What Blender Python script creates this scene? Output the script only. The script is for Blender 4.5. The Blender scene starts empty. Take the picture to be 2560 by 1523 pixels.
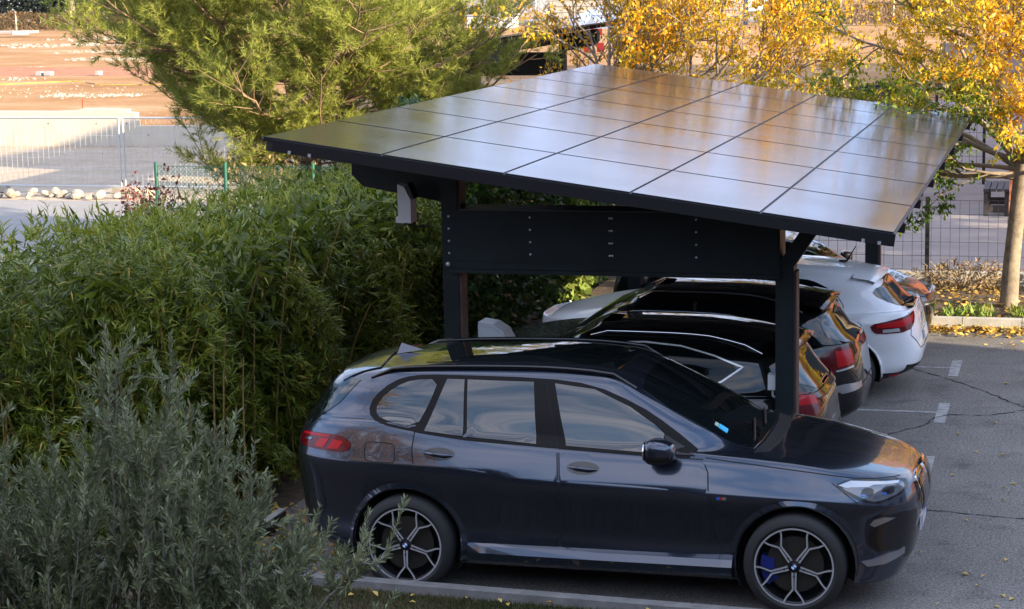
import bpy, bmesh, math, random
import numpy as np
from mathutils import Vector, Matrix, geometry
from mathutils.bvhtree import BVHTree
R_ = math.radians
random.seed(7); rng = np.random.default_rng(7)
scene = bpy.context.scene
COL = scene.collection

# ------------------------------------------------------------------ camera
cam_d = bpy.data.cameras.new('camera'); cam = bpy.data.objects.new('camera', cam_d); COL.objects.link(cam)
cam_d.sensor_width = 36.0; cam_d.lens = 36.0 * 5172.27 / 2560.0
cam_d.clip_start = 0.2; cam_d.clip_end = 3000
PI_, RO_, YA_ = 0.1605, -0.0194, -0.2665
fw = Vector((math.sin(YA_) * math.cos(PI_), math.cos(YA_) * math.cos(PI_), -math.sin(PI_)))
rt = Vector((math.cos(YA_), -math.sin(YA_), 0)); up = rt.cross(fw)
r2 = rt * math.cos(RO_) + up * math.sin(RO_); u2 = up * math.cos(RO_) - rt * math.sin(RO_)
mw = Matrix.Identity(4)
for i in range(3):
    mw[i][0], mw[i][1], mw[i][2] = r2[i], u2[i], -fw[i]
mw.translation = Vector((3.3782, -14.5749, 4.7119))
cam.matrix_world = mw
scene.camera = cam

# ------------------------------------------------------------------ sun and sky
SUN_EL, SUN_AZ = R_(17.0), R_(-18.0)          # azimuth measured from +X towards +Y
sd = Vector((math.cos(SUN_AZ) * math.cos(SUN_EL), math.sin(SUN_AZ) * math.cos(SUN_EL), math.sin(SUN_EL)))
sun_d = bpy.data.lights.new('sun', 'SUN'); sun = bpy.data.objects.new('sun', sun_d); COL.objects.link(sun)
sun_d.energy = 3.6; sun_d.angle = R_(0.55); sun_d.color = (1.0, 0.83, 0.58)
sun.rotation_euler = sd.to_track_quat('Z', 'Y').to_euler()
sun.location = (20, -12, 30)
world = bpy.data.worlds.new('World'); scene.world = world; world.use_nodes = True
wn, wl = world.node_tree.nodes, world.node_tree.links
wn.clear()
wo = wn.new('ShaderNodeOutputWorld'); bg = wn.new('ShaderNodeBackground')
sky = wn.new('ShaderNodeTexSky'); sky.sky_type = 'NISHITA'; sky.sun_disc = False
sky.sun_elevation = SUN_EL
sky.sun_rotation = math.atan2(sd.x, sd.y)
sky.air_density = 1.0; sky.dust_density = 0.0; sky.ozone_density = 1.4
tc = wn.new('ShaderNodeTexCoord')
mp = wn.new('ShaderNodeMapping'); mp.inputs['Scale'].default_value = (1.0, 1.0, 3.2)
nz = wn.new('ShaderNodeTexNoise'); nz.inputs['Scale'].default_value = 2.6; nz.inputs['Detail'].default_value = 6
nz.inputs['Roughness'].default_value = 0.55
cr = wn.new('ShaderNodeValToRGB')
cr.color_ramp.elements[0].position = 0.42; cr.color_ramp.elements[0].color = (0, 0, 0, 1)
cr.color_ramp.elements[1].position = 0.62; cr.color_ramp.elements[1].color = (1, 1, 1, 1)
mx = wn.new('ShaderNodeMixRGB'); mx.inputs['Color2'].default_value = (3.9, 3.75, 4.1, 1)
ml = wn.new('ShaderNodeMath'); ml.operation = 'MULTIPLY'; ml.inputs[1].default_value = 0.82
wl.new(tc.outputs['Generated'], mp.inputs['Vector']); wl.new(mp.outputs['Vector'], nz.inputs['Vector'])
wl.new(nz.outputs['Fac'], cr.inputs['Fac']); wl.new(cr.outputs['Color'], ml.inputs[0])
wl.new(ml.outputs[0], mx.inputs['Fac']); wl.new(sky.outputs['Color'], mx.inputs['Color1'])
sx = wn.new('ShaderNodeSeparateXYZ'); wl.new(tc.outputs['Generated'], sx.inputs['Vector'])
mr = wn.new('ShaderNodeMapRange'); mr.interpolation_type = 'SMOOTHSTEP'; mr.inputs['From Min'].default_value = .50; mr.inputs['From Max'].default_value = .10
mr.inputs['To Min'].default_value = 0.; mr.inputs['To Max'].default_value = .88
mx2 = wn.new('ShaderNodeMixRGB')                       # a bank of lavender cloud low over the horizon, with paler gaps
cr2 = wn.new('ShaderNodeValToRGB'); cr2.color_ramp.elements[0].position = .36; cr2.color_ramp.elements[0].color = (.85, 1.22, 2.45, 1)
cr2.color_ramp.elements[1].position = .62; cr2.color_ramp.elements[1].color = (1.75, 1.82, 2.45, 1)
wl.new(nz.outputs['Fac'], cr2.inputs['Fac']); wl.new(cr2.outputs['Color'], mx2.inputs['Color2'])
wl.new(sx.outputs['Z'], mr.inputs['Value']); wl.new(mr.outputs['Result'], mx2.inputs['Fac']); wl.new(mx.outputs['Color'], mx2.inputs['Color1'])
wl.new(mx2.outputs['Color'], bg.inputs['Color']); bg.inputs['Strength'].default_value = 0.15
wl.new(bg.outputs['Background'], wo.inputs['Surface'])
vs = scene.view_settings
scene.display_settings.display_device = 'sRGB'
vs.view_transform = 'Standard'; vs.look = 'None'; vs.gamma = 1.0; vs.exposure = 2.2; vs.use_curve_mapping = False
scene.cycles.max_bounces = 6; scene.cycles.diffuse_bounces = 3; scene.cycles.glossy_bounces = 4
scene.cycles.transmission_bounces = 3; scene.cycles.transparent_max_bounces = 6
scene.cycles.caustics_reflective = False; scene.cycles.caustics_refractive = False

# ------------------------------------------------------------------ materials
def nodemat(name):
    m = bpy.data.materials.new(name); m.use_nodes = True
    n, l = m.node_tree.nodes, m.node_tree.links
    return m, n, l, n['Principled BSDF']

def M(name, col, rough=.5, metal=0., coat=0., var=0., vscale=4., bump=0., bscale=60., spec=.5, col2=None, contrast=(.3, .7), detail=4):
    m, n, l, p = nodemat(name)
    p.inputs['Base Color'].default_value = (*col, 1); p.inputs['Roughness'].default_value = rough
    p.inputs['Metallic'].default_value = metal; p.inputs['Specular IOR Level'].default_value = spec
    if coat:
        p.inputs['Coat Weight'].default_value = coat; p.inputs['Coat Roughness'].default_value = .03
    if var or col2 or bump:
        g = n.new('ShaderNodeNewGeometry')
    if var or col2:
        t = n.new('ShaderNodeTexNoise'); t.inputs['Scale'].default_value = vscale; t.inputs['Detail'].default_value = detail
        t.inputs['Roughness'].default_value = .62
        l.new(g.outputs['Position'], t.inputs['Vector'])
        r = n.new('ShaderNodeValToRGB'); r.color_ramp.elements[0].position = contrast[0]; r.color_ramp.elements[1].position = contrast[1]
        a = tuple(c * (1 - var) for c in col); b = col2 if col2 else tuple(min(1, c * (1 + var)) for c in col)
        r.color_ramp.elements[0].color = (*a, 1); r.color_ramp.elements[1].color = (*b, 1)
        l.new(t.outputs['Fac'], r.inputs['Fac']); l.new(r.outputs['Color'], p.inputs['Base Color'])
    if bump:
        t2 = n.new('ShaderNodeTexNoise'); t2.inputs['Scale'].default_value = bscale; t2.inputs['Detail'].default_value = 5
        l.new(g.outputs['Position'], t2.inputs['Vector'])
        b_ = n.new('ShaderNodeBump'); b_.inputs['Strength'].default_value = bump; b_.inputs['Distance'].default_value = .02
        l.new(t2.outputs['Fac'], b_.inputs['Height']); l.new(b_.outputs['Normal'], p.inputs['Normal'])
    return m

def leafmat(name, cols, trans=.3, rough=.5, spec=.35):
    m, n, l, p = nodemat(name)
    at = n.new('ShaderNodeAttribute'); at.attribute_name = 'tint'
    r = n.new('ShaderNodeValToRGB'); els = r.color_ramp.elements
    while len(els) < len(cols): els.new(.5)
    for i, c in enumerate(cols):
        els[i].position = i / (len(cols) - 1); els[i].color = (*c, 1)
    l.new(at.outputs['Fac'], r.inputs['Fac']); l.new(r.outputs['Color'], p.inputs['Base Color'])
    p.inputs['Roughness'].default_value = rough; p.inputs['Specular IOR Level'].default_value = spec
    if trans:
        tr = n.new('ShaderNodeBsdfTranslucent'); l.new(r.outputs['Color'], tr.inputs['Color'])
        mxs = n.new('ShaderNodeMixShader'); mxs.inputs['Fac'].default_value = trans
        out = n['Material Output']
        l.new(p.outputs['BSDF'], mxs.inputs[1]); l.new(tr.outputs['BSDF'], mxs.inputs[2]); l.new(mxs.outputs['Shader'], out.inputs['Surface'])
    return m

# ------------------------------------------------------------------ object helpers
def prop(o, label=None, cat=None, group=None, kind=None):
    if label: o['label'] = label
    if cat: o['category'] = cat
    if group: o['group'] = group
    if kind: o['kind'] = kind
    return o

def empty(name, loc, rz=0., label=None, cat=None, group=None):
    o = bpy.data.objects.new(name, None); COL.objects.link(o)
    o.location = loc; o.rotation_euler = (0, 0, rz); o.empty_display_size = .2
    return prop(o, label, cat, group)

def link_mesh(name, me, parent=None):
    o = bpy.data.objects.new(name, me); COL.objects.link(o)
    if parent is not None: o.parent = parent
    return o

def mesh_py(name, verts, faces, mats, parent=None, mi=None, smooth=False, normals=None):
    me = bpy.data.meshes.new(name); me.from_pydata([tuple(v) for v in verts], [], faces)
    for m in (mats if isinstance(mats, (list, tuple)) else [mats]): me.materials.append(m)
    if mi is not None: me.polygons.foreach_set('material_index', mi)
    if smooth: me.polygons.foreach_set('use_smooth', [True] * len(me.polygons))
    me.validate(); me.update()
    if normals is not None: me.normals_split_custom_set_from_vertices([tuple(v) for v in normals])
    return link_mesh(name, me, parent)

def dup_tree(o, loc=None, rz=None, label=None, parent=None):
    c = o.copy(); COL.objects.link(c)
    if parent is not None: c.parent = parent
    if loc is not None: c.location = loc
    if rz is not None: c.rotation_euler = (0, 0, rz)
    if label: c['label'] = label
    for ch in list(o.children): dup_tree(ch, parent=c)
    return c

class MB:
    """collects boxes, tubes, prisms into one mesh"""
    def __init__(s): s.v, s.f, s.m, s.sm = [], [], [], []
    def add(s, vs, fs, mi=0, smooth=False):
        b = len(s.v); s.v += [tuple(v) for v in vs]
        for f in fs: s.f.append(tuple(b + i for i in f)); s.m.append(mi); s.sm.append(smooth)
        return s
    def box(s, x0, x1, y0, y1, z0, z1, mi=0, mat4=None):
        vs = [Vector((x, y, z)) for z in (z0, z1) for x, y in ((x0, y0), (x1, y0), (x1, y1), (x0, y1))]
        if mat4 is not None: vs = [mat4 @ v for v in vs]
        return s.add(vs, [(3, 2, 1, 0), (4, 5, 6, 7), (0, 1, 5, 4), (1, 2, 6, 5), (2, 3, 7, 6), (3, 0, 4, 7)], mi)
    def prism(s, poly, axis, a, b, mi=0):
        """poly in the two other axes, extruded along axis from a to b"""
        def mk(p, t): return {'x': (t, p[0], p[1]), 'y': (p[0], t, p[1]), 'z': (p[0], p[1], t)}[axis]
        n = len(poly)
        vs = [mk(p, a) for p in poly] + [mk(p, b) for p in poly]
        fs = [tuple(range(n)), tuple(range(2 * n - 1, n - 1, -1))] + [(i, i + n, (i + 1) % n + n, (i + 1) % n) for i in range(n)]
        return s.add(vs, fs, mi)
    def tube(s, pts, rad, n=6, mi=0, caps=True):
        pts = [Vector(p) for p in pts]
        if not isinstance(rad, (list, tuple)): rad = [rad] * len(pts)
        vs = []; pn = None
        for i, p in enumerate(pts):
            t = (pts[min(i + 1, len(pts) - 1)] - pts[max(i - 1, 0)])
            if t.length < 1e-9: t = Vector((0, 0, 1))
            t.normalize()
            if pn is None:
                a = Vector((0, 0, 1)) if abs(t.z) < .9 else Vector((1, 0, 0)); pn = t.cross(a).normalized()
            pn = (pn - t * pn.dot(t)).normalized(); q = t.cross(pn)
            for k in range(n):
                an = 2 * math.pi * k / n
                vs.append(p + (pn * math.cos(an) + q * math.sin(an)) * rad[i])
        fs = []
        for i in range(len(pts) - 1):
            for k in range(n):
                a = i * n + k; b_ = i * n + (k + 1) % n
                fs.append((a, b_, b_ + n, a + n))
        s.add(vs, fs, mi, True)
        if caps:
            s.add(vs[:n], [tuple(range(n - 1, -1, -1))], mi); s.add(vs[-n:], [tuple(range(n))], mi)
        return s
    def lathe(s, prof, axis_o, n=32, mi=0, axis='y', close=False):
        """profile of (radius, along) turned round an axis through axis_o"""
        vs = []; rows = []
        for i, p_ in enumerate(prof):
            rows.append((p_, i))
            if 0 < i < len(prof) - 1:                      # hard edge where the profile turns sharply
                a_, b_ = prof[i - 1], prof[i + 1]; u = Vector((p_[0] - a_[0], p_[1] - a_[1])); w = Vector((b_[0] - p_[0], b_[1] - p_[1]))
                if u.length > 0 and w.length > 0 and u.angle(w) > .7: rows.append((p_, -1))
        for (r, a), _ in rows:
            for k in range(n):
                t = 2 * math.pi * k / n; c, d = r * math.cos(t), r * math.sin(t)
                p = {'y': (c, a, d), 'z': (c, d, a), 'x': (a, c, d)}[axis]
                vs.append((axis_o[0] + p[0], axis_o[1] + p[1], axis_o[2] + p[2]))
        fs = []
        for i in range(len(rows) - 1):
            if rows[i + 1][1] == -1: continue
            for k in range(n): fs.append((i * n + k, i * n + (k + 1) % n, (i + 1) * n + (k + 1) % n, (i + 1) * n + k))
        return s.add(vs, fs, mi, True)
    def build(s, name, mats, parent=None):
        me = bpy.data.meshes.new(name); me.from_pydata(s.v, [], s.f)
        for m in (mats if isinstance(mats, (list, tuple)) else [mats]): me.materials.append(m)
        me.polygons.foreach_set('material_index', s.m); me.polygons.foreach_set('use_smooth', s.sm)
        me.update(); return link_mesh(name, me, parent)

def np_mesh(name, V, per, mats, tint=None, parent=None, mi=None, smooth=False):
    """V: (N*per,3) vertices, one polygon per group of `per` vertices"""
    V = np.ascontiguousarray(V, dtype=np.float32); nv = len(V); nf = nv // per
    me = bpy.data.meshes.new(name); me.vertices.add(nv); me.vertices.foreach_set('co', V.ravel())
    me.loops.add(nv); me.loops.foreach_set('vertex_index', np.arange(nv, dtype=np.int32))
    me.polygons.add(nf); me.polygons.foreach_set('loop_start', np.arange(0, nv, per, dtype=np.int32))
    for m in (mats if isinstance(mats, (list, tuple)) else [mats]): me.materials.append(m)
    if mi is not None: me.polygons.foreach_set('material_index', np.asarray(mi, dtype=np.int32))
    if tint is not None:
        a = me.attributes.new('tint', 'FLOAT', 'FACE'); a.data.foreach_set('value', np.asarray(tint, dtype=np.float32))
    if smooth: me.polygons.foreach_set('use_smooth', np.ones(nf, dtype=bool))
    me.update(calc_edges=True); me.validate()
    return link_mesh(name, me, parent)

def unit(a): return a / np.maximum(np.linalg.norm(a, axis=-1, keepdims=True), 1e-9)

def leaves(pos, d, length, width, nrm=None, fold=.12, wide=.42, curl=0.):
    """one folded quad per leaf: base, left, tip, right"""
    n = len(pos); d = unit(d)
    if nrm is None: nrm = rng.normal(size=(n, 3))
    s = unit(np.cross(d, nrm)); up_ = np.cross(s, d)
    L = np.broadcast_to(np.asarray(length, float).reshape(-1, 1), (n, 1)); W = np.broadcast_to(np.asarray(width, float).reshape(-1, 1), (n, 1))
    mid = pos + d * L * wide + up_ * L * .05
    lf = mid + s * W * .5 + up_ * W * fold; rg = mid - s * W * .5 + up_ * W * fold
    tip = pos + d * L - up_ * L * curl
    return np.stack([pos, lf, tip, rg], 1).reshape(-1, 3)
# ------------------------------------------------------------------ material palette
m_paint_grey = M('blue grey metallic paint', (.040, .051, .078), rough=.22, metal=.8, coat=1.)
m_paint_black = M('black paint', (.003, .003, .0035), rough=.5, spec=.04, coat=1.)
m_paint_white = M('white paint', (.78, .79, .82), rough=.4, coat=1.)
m_paint_dark = M('dark grey metallic paint', (.02, .019, .02), rough=.3, metal=.7, coat=1.)
m_glass = M('dark car glass', (.004, .006, .007), rough=.02, spec=.9)
m_pillar = M('satin black pillar', (.007, .006, .006), rough=.42, spec=.14)
m_bright = M('bright moulding', (.74, .75, .77), rough=.3, metal=.35)
m_glassside = M('reflective side glass', (.010, .015, .020), rough=.02, spec=.9, coat=.4)
m_glassdark = M('shaded car glass', (.004, .005, .006), rough=.03, spec=.22)
m_glossblack = M('gloss black trim', (.006, .006, .008), rough=.12, spec=.6)
m_plastic = M('black plastic', (.012, .012, .014), rough=.55)
m_seam = M('panel seam', (.002, .002, .003), rough=.8)
m_tyre = M('tyre rubber', (.014, .014, .015), rough=.75, bump=.15, bscale=150)
m_rimface = M('machined alloy', (.50, .50, .52), rough=.35, metal=.45)
m_rimdark = M('dark alloy', (.03, .03, .034), rough=.35, metal=.6)
m_chrome = M('chrome', (.75, .76, .78), rough=.08, metal=1.)
m_silver = M('satin silver', (.42, .44, .48), rough=.3, metal=1.)
m_red = M('tail lamp red', (.42, .004, .008), rough=.2, spec=.3)
m_reddark = M('tail lamp dark red', (.10, .002, .005), rough=.12, spec=.4)
m_lampclear = M('lamp lens', (.11, .12, .14), rough=.06, metal=.4, coat=1.)
m_lampwhite = M('lamp reflector', (.42, .44, .48), rough=.2, metal=.3, coat=1.)
m_lampblue = M('lamp blue accent', (.01, .10, .38), rough=.1, coat=1.)
m_disc = M('brake disc', (.05, .045, .04), rough=.5, metal=.6)
m_caliper = M('blue brake caliper', (.008, .02, .16), rough=.3, coat=.6)
m_well = M('wheel well', (.004, .004, .005), rough=.9)
m_emb_blue = M('emblem blue', (.02, .13, .5), rough=.15, coat=1.)
m_emb_white = M('emblem white', (.8, .82, .85), rough=.15, coat=1.)
m_sticker = M('sticker blue', (.05, .5, .8), rough=.4)
m_stick2 = M('sticker pale green', (.35, .5, .42), rough=.4)
m_plate = M('number plate white', (.72, .73, .74), rough=.35, coat=.4)
m_plateblue = M('number plate blue band', (.01, .05, .35), rough=.35)
m_ink = M('plate ink', (.01, .01, .012), rough=.5)
m_patchgrey = M('matt grey patch', (.06, .06, .066), rough=.9)

# ------------------------------------------------------------------ car body from stacked waterline loops
def pchip(t, y, tq):
    """monotone cubic along axis 0"""
    h = np.diff(t); sh = (-1,) + (1,) * (y.ndim - 1)
    d = np.diff(y, axis=0) / h.reshape(sh)
    m = np.zeros_like(y); m[0] = d[0]; m[-1] = d[-1]
    w1 = (2 * h[1:] + h[:-1]).reshape(sh); w2 = (h[1:] + 2 * h[:-1]).reshape(sh)
    same = d[:-1] * d[1:] > 0
    with np.errstate(divide='ignore', invalid='ignore'):
        hm = (w1 + w2) / (w1 / d[:-1] + w2 / d[1:])
    m[1:-1] = np.where(same, np.nan_to_num(hm), 0)
    k = np.clip(np.searchsorted(t, tq) - 1, 0, len(t) - 2)
    s = ((tq - t[k]) / h[k]).reshape(sh); hh = h[k].reshape(sh)
    return (y[k] * (1 + 2 * s) * (1 - s) ** 2 + m[k] * hh * s * (1 - s) ** 2 + y[k + 1] * s * s * (3 - 2 * s) + m[k + 1] * hh * s * s * (s - 1))

def half_loop(xr, xf, hw, nr, nf, z, n=140, xm=0.):
    ph = np.linspace(0, 1, 900) ** 1.0 * math.pi / 2
    fx = xm + (xf - xm) * np.cos(ph) ** (2 / nf); fy = hw * np.sin(ph) ** (2 / nf)
    rx = xm - (xm - xr) * np.cos(ph) ** (2 / nr); ry = hw * np.sin(ph) ** (2 / nr)
    X = np.concatenate([rx, fx[::-1][1:]]); Y = np.concatenate([ry, fy[::-1][1:]])
    s = np.concatenate([[0], np.cumsum(np.hypot(np.diff(X), np.diff(Y)))])
    q = np.linspace(0, s[-1], n); X = np.interp(q, s, X); Y = np.interp(q, s, Y); Y[0] = Y[-1] = 0
    zt = np.array(z, float)
    Z = np.full(n, zt[0, 1]) if len(zt) == 1 else pchip(zt[:, 0], zt[:, 1], np.clip(X, zt[0, 0], zt[-1, 0]))
    return np.stack([X, Y, Z], 1)

def car_body(root, loops, paint, arches, arch_r, sub=4, n=140, name='body'):
    H = np.array([half_loop(*L, n=n) for L in loops])
    t = np.concatenate([[0], np.cumsum(np.maximum(np.linalg.norm(np.diff(H, axis=0), axis=2).mean(1), .02))])
    tq = np.concatenate([np.linspace(t[i], t[i + 1], sub, endpoint=False) for i in range(len(t) - 1)] + [[t[-1]]])
    G = pchip(t, H, tq)                                     # rows, n, 3
    full = np.concatenate([G, (G[:, 1:-1] * [1, -1, 1])[:, ::-1]], 1)
    nr, nc = full.shape[:2]
    V = full.reshape(-1, 3).copy()
    faces = []
    for i in range(nr - 1):
        for j in range(nc):
            j2 = (j + 1) % nc
            faces.append((i * nc + j, i * nc + j2, (i + 1) * nc + j2, (i + 1) * nc + j))
    top = (nr - 1) * nc
    for j in range(n - 1):
        a, b = j, j + 1
        ma, mb = (nc - a) % nc, (nc - b) % nc
        q = [top + a, top + b, top + mb, top + ma]
        q = list(dict.fromkeys(q))
        if len(q) > 2: faces.append(tuple(q))
    # wheel arches
    cx = np.array([a for a in arches]); keep = []
    dist = np.min(np.hypot(V[:, None, 0] - cx[None, :, 0], V[:, None, 2] - cx[None, :, 1]), axis=1)
    ins = (dist < arch_r) & (np.abs(V[:, 1]) > .35)
    for f in faces:
        if sum(ins[list(f)]) < len(f): keep.append(f)
    used = np.zeros(len(V), bool); used[[i for f in keep for i in f]] = True
    for i in np.where(ins & used)[0]:
        k = np.argmin(np.hypot(V[i, 0] - cx[:, 0], V[i, 2] - cx[:, 1])); c = cx[k]
        dv = np.array([V[i, 0] - c[0], V[i, 2] - c[1]]); L = max(np.hypot(*dv), 1e-6)
        V[i, 0] = c[0] + dv[0] / L * arch_r; V[i, 2] = c[1] + dv[1] / L * arch_r
    ids = np.where(used)[0]; remap = -np.ones(len(V), int); remap[ids] = np.arange(len(ids))
    V2 = V[ids]; F2 = [tuple(int(remap[i]) for i in f) for f in keep]
    # outward winding: check one roof face
    me = bpy.data.meshes.new(name); me.from_pydata([tuple(v) for v in V2], [], F2)
    bm = bmesh.new(); bm.from_mesh(me); bmesh.ops.recalc_face_normals(bm, faces=bm.faces)
    top_f = max(bm.faces, key=lambda f: f.calc_center_median().z)
    if top_f.normal.z < 0: bmesh.ops.reverse_faces(bm, faces=bm.faces)
    bm.to_mesh(me); bm.free()
    me.materials.append(paint); me.polygons.foreach_set('use_smooth', [True] * len(me.polygons)); me.update()
    o = link_mesh(name, me, root)
    vn = [Vector(v.vector) for v in me.vertex_normals]
    vv = [v.co.copy() for v in me.vertices]; ff = [tuple(p.vertices) for p in me.polygons]
    # triangulated copy for projecting
    tris = []
    for f in ff:
        for k in range(1, len(f) - 1): tris.append((f[0], f[k], f[k + 1]))
    bvh = BVHTree.FromPolygons(vv, tris)
    def cast(p, d):
        h = bvh.ray_cast(Vector(p), Vector(d))
        if h[0] is None:
            h = bvh.find_nearest(Vector(p) + Vector(d) * 2.)
        pos, no, idx, _ = h
        a, b, c = tris[idx]
        w = bary(pos, vv[a], vv[b], vv[c])
        nn = (vn[a] * w[0] + vn[b] * w[1] + vn[c] * w[2])
        nn = nn.normalized() if nn.length > 1e-6 else no
        return pos, nn
    return o, cast

def bary(p, a, b, c):
    v0, v1, v2 = b - a, c - a, p - a
    d00, d01, d11, d20, d21 = v0.dot(v0), v0.dot(v1), v1.dot(v1), v2.dot(v0), v2.dot(v1)
    den = d00 * d11 - d01 * d01
    if abs(den) < 1e-14: return (1, 0, 0)
    v = (d11 * d20 - d01 * d21) / den; w = (d00 * d21 - d01 * d20) / den
    return (1 - v - w, v, w)

def chaikin(pts, it=2, closed=True):
    for _ in range(it):
        q = []
        m = len(pts) if closed else len(pts) - 1
        if not closed: q.append(pts[0])
        for i in range(m):
            a, b = pts[i], pts[(i + 1) % len(pts)]
            q += [(a[0] * .75 + b[0] * .25, a[1] * .75 + b[1] * .25), (a[0] * .25 + b[0] * .75, a[1] * .25 + b[1] * .75)]
        if not closed: q.append(pts[-1])
        pts = q
    return pts

WRAP = {}
def to3(p, view, side):
    if isinstance(view, tuple):                            # along the plan curve of a body end: u > 0 towards the side, u < 0 across the end
        if view not in WRAP:
            end, xe, W, n = view; ph = np.linspace(0, 1, 2000) * math.pi / 2; L = abs(xe)
            X = L * np.cos(ph) ** (2 / n); Y = W * np.sin(ph) ** (2 / n)
            S = np.concatenate([[0], np.cumsum(np.hypot(np.diff(X), np.diff(Y)))]); S -= S[np.argmin(np.abs(X / L - Y / W))]
            WRAP[view] = (X, Y, S)
        X, Y, S = WRAP[view]; u, z = p; sg = 1 if view[0] == 'front' else -1
        x, y = np.interp(u, S, X), np.interp(u, S, Y); x2, y2 = np.interp(u + .04, S, X), np.interp(u + .04, S, Y); x1, y1 = np.interp(u - .04, S, X), np.interp(u - .04, S, Y)
        d = Vector((sg * (y2 - y1), -side * (x2 - x1), 0)).normalized()
        return tuple(Vector((sg * x, side * y, z)) + d * .8), tuple(-d)
    if view == 'side': return (p[0], side * 2.5, p[1]), (0, -side, 0)
    if view == 'rear': return (-4., p[0], p[1]), (1, 0, 0)
    if view == 'front': return (4., p[0], p[1]), (-1, 0, 0)
    if view == 'top': return (p[0], p[1], 3.), (0, 0, -1)

def patch(name, cast, outline, mat, root, view='side', side=-1, off=.004, res=.05, rnd=0, skirt=.012):
    """a thin curved panel lying on the body: outline in the given view, projected on the surface"""
    pts = chaikin(outline, rnd) if rnd else list(outline)
    # densify the edge
    den = []
    for i in range(len(pts)):
        a, b = pts[i], pts[(i + 1) % len(pts)]
        k = max(1, int(math.hypot(b[0] - a[0], b[1] - a[1]) / res))
        for j in range(k): den.append((a[0] + (b[0] - a[0]) * j / k, a[1] + (b[1] - a[1]) * j / k))
    nb = len(den)
    xs, ys = [p[0] for p in den], [p[1] for p in den]
    inner = []
    gx = np.arange(min(xs) + res * .5, max(xs), res); gy = np.arange(min(ys) + res * .5, max(ys), res)
    A = np.array(den); B = np.roll(A, -1, 0)
    for x in gx:
        for y in gy:
            c = ((A[:, 1] > y) != (B[:, 1] > y))
            with np.errstate(divide='ignore', invalid='ignore'):
                xi = A[:, 0] + (y - A[:, 1]) * (B[:, 0] - A[:, 0]) / (B[:, 1] - A[:, 1])
            if (np.sum(c & (x < xi)) % 2) and np.min(np.hypot(A[:, 0] - x, A[:, 1] - y)) > res * .35: inner.append((x, y))
    allp = [Vector(p) for p in den + inner]
    r = geometry.delaunay_2d_cdt(allp, [], [tuple(range(nb))], 1, 1e-6)
    vs2, fs = r[0], r[2]
    V, N = [], []
    for p in vs2:
        o_, d_ = to3(p, view, side); pos, nn = cast(o_, d_)
        if nn.dot(Vector(d_)) > 0: nn = -nn
        V.append(pos + nn * off); N.append(nn)
    # orientation
    flip = False
    for f in fs:
        a, b, c = (V[i] for i in f[:3]); g = (b - a).cross(c - a)
        if g.length > 1e-9: flip = g.dot(N[f[0]]) < 0; break
    F = [tuple(reversed(f)) if flip else tuple(f) for f in fs]
    # skirt
    ec = {}
    for f in F:
        for i in range(len(f)):
            a, b = f[i], f[(i + 1) % len(f)]; ec[(a, b)] = 1
    for (a, b) in list(ec):
        if (b, a) not in ec:
            base = len(V)
            nm = ((V[b] - V[a]).cross(N[a])).normalized()
            V += [V[a].copy(), V[b].copy(), V[b] - N[b] * skirt, V[a] - N[a] * skirt]; N += [nm] * 4
            F.append((base + 1, base, base + 3, base + 2))
    return mesh_py(name, V, F, mat, root, smooth=True, normals=N)

def ribbon(name, cast, line, width, mat, root, view='side', side=-1, off=.0015, res=.04, closed=False):
    """a narrow strip following a line over the body (seams, mouldings)"""
    P = list(line) + ([line[0]] if closed else [])
    den = []
    for i in range(len(P) - 1):
        a, b = P[i], P[i + 1]; k = max(1, int(math.hypot(b[0] - a[0], b[1] - a[1]) / res))
        for j in range(k): den.append((a[0] + (b[0] - a[0]) * j / k, a[1] + (b[1] - a[1]) * j / k))
    den.append(P[-1])
    V, N, F = [], [], []
    C = []
    for p in den:
        o_, d_ = to3(p, view, side); pos, nn = cast(o_, d_)
        if nn.dot(Vector(d_)) > 0: nn = -nn
        C.append((pos, nn))
    w = width
    for i, (pos, nn) in enumerate(C):
        t = C[min(i + 1, len(C) - 1)][0] - C[max(i - 1, 0)][0]
        t = t.normalized() if t.length > 1e-9 else Vector((1, 0, 0)); s = t.cross(nn).normalized()
        V += [pos + nn * off + s * w / 2, pos + nn * off - s * w / 2]; N += [nn, nn]
    for i in range(len(C) - 1): F.append((2 * i, 2 * i + 1, 2 * i + 3, 2 * i + 2))
    a, b, c = V[F[0][0]], V[F[0][1]], V[F[0][2]]
    if (b - a).cross(c - a).dot(N[0]) < 0: F = [tuple(reversed(f)) for f in F]
    return mesh_py(name, V, F, mat, root, smooth=True, normals=N)

def arch_trim(root, cast, c, r0, r1, side, mat, a0=-20, a1=200, out=.012):
    V, F = [], []; n = 56
    for i in range(n + 1):
        a = R_(a0 + (a1 - a0) * i / n)
        for r, o in ((r0, -.05), (r0 + .002, out), (r0 + .014, out + .003), (r1, -.003)):     # lip, then a face that slopes outwards
            x, z = c[0] + r * math.cos(a), c[1] + r * math.sin(a)
            rr = max(r, r0 + .016); xx, zz = c[0] + rr * math.cos(a), max(.24, c[1] + rr * math.sin(a))
            pos, nn = cast((xx, side * 2.5, zz), (0, -side, 0))
            y = pos.y if abs(pos.y) > .6 else side * .9
            V.append(Vector((x, y + side * o, z)))
    for i in range(n):
        for k in range(3):
            q = (i * 4 + k, i * 4 + k + 1, (i + 1) * 4 + k + 1, (i + 1) * 4 + k)
            F.append(q if side < 0 else tuple(reversed(q)))
    return mesh_py('arch_trim', V, F, mat, root, smooth=False)

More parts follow.
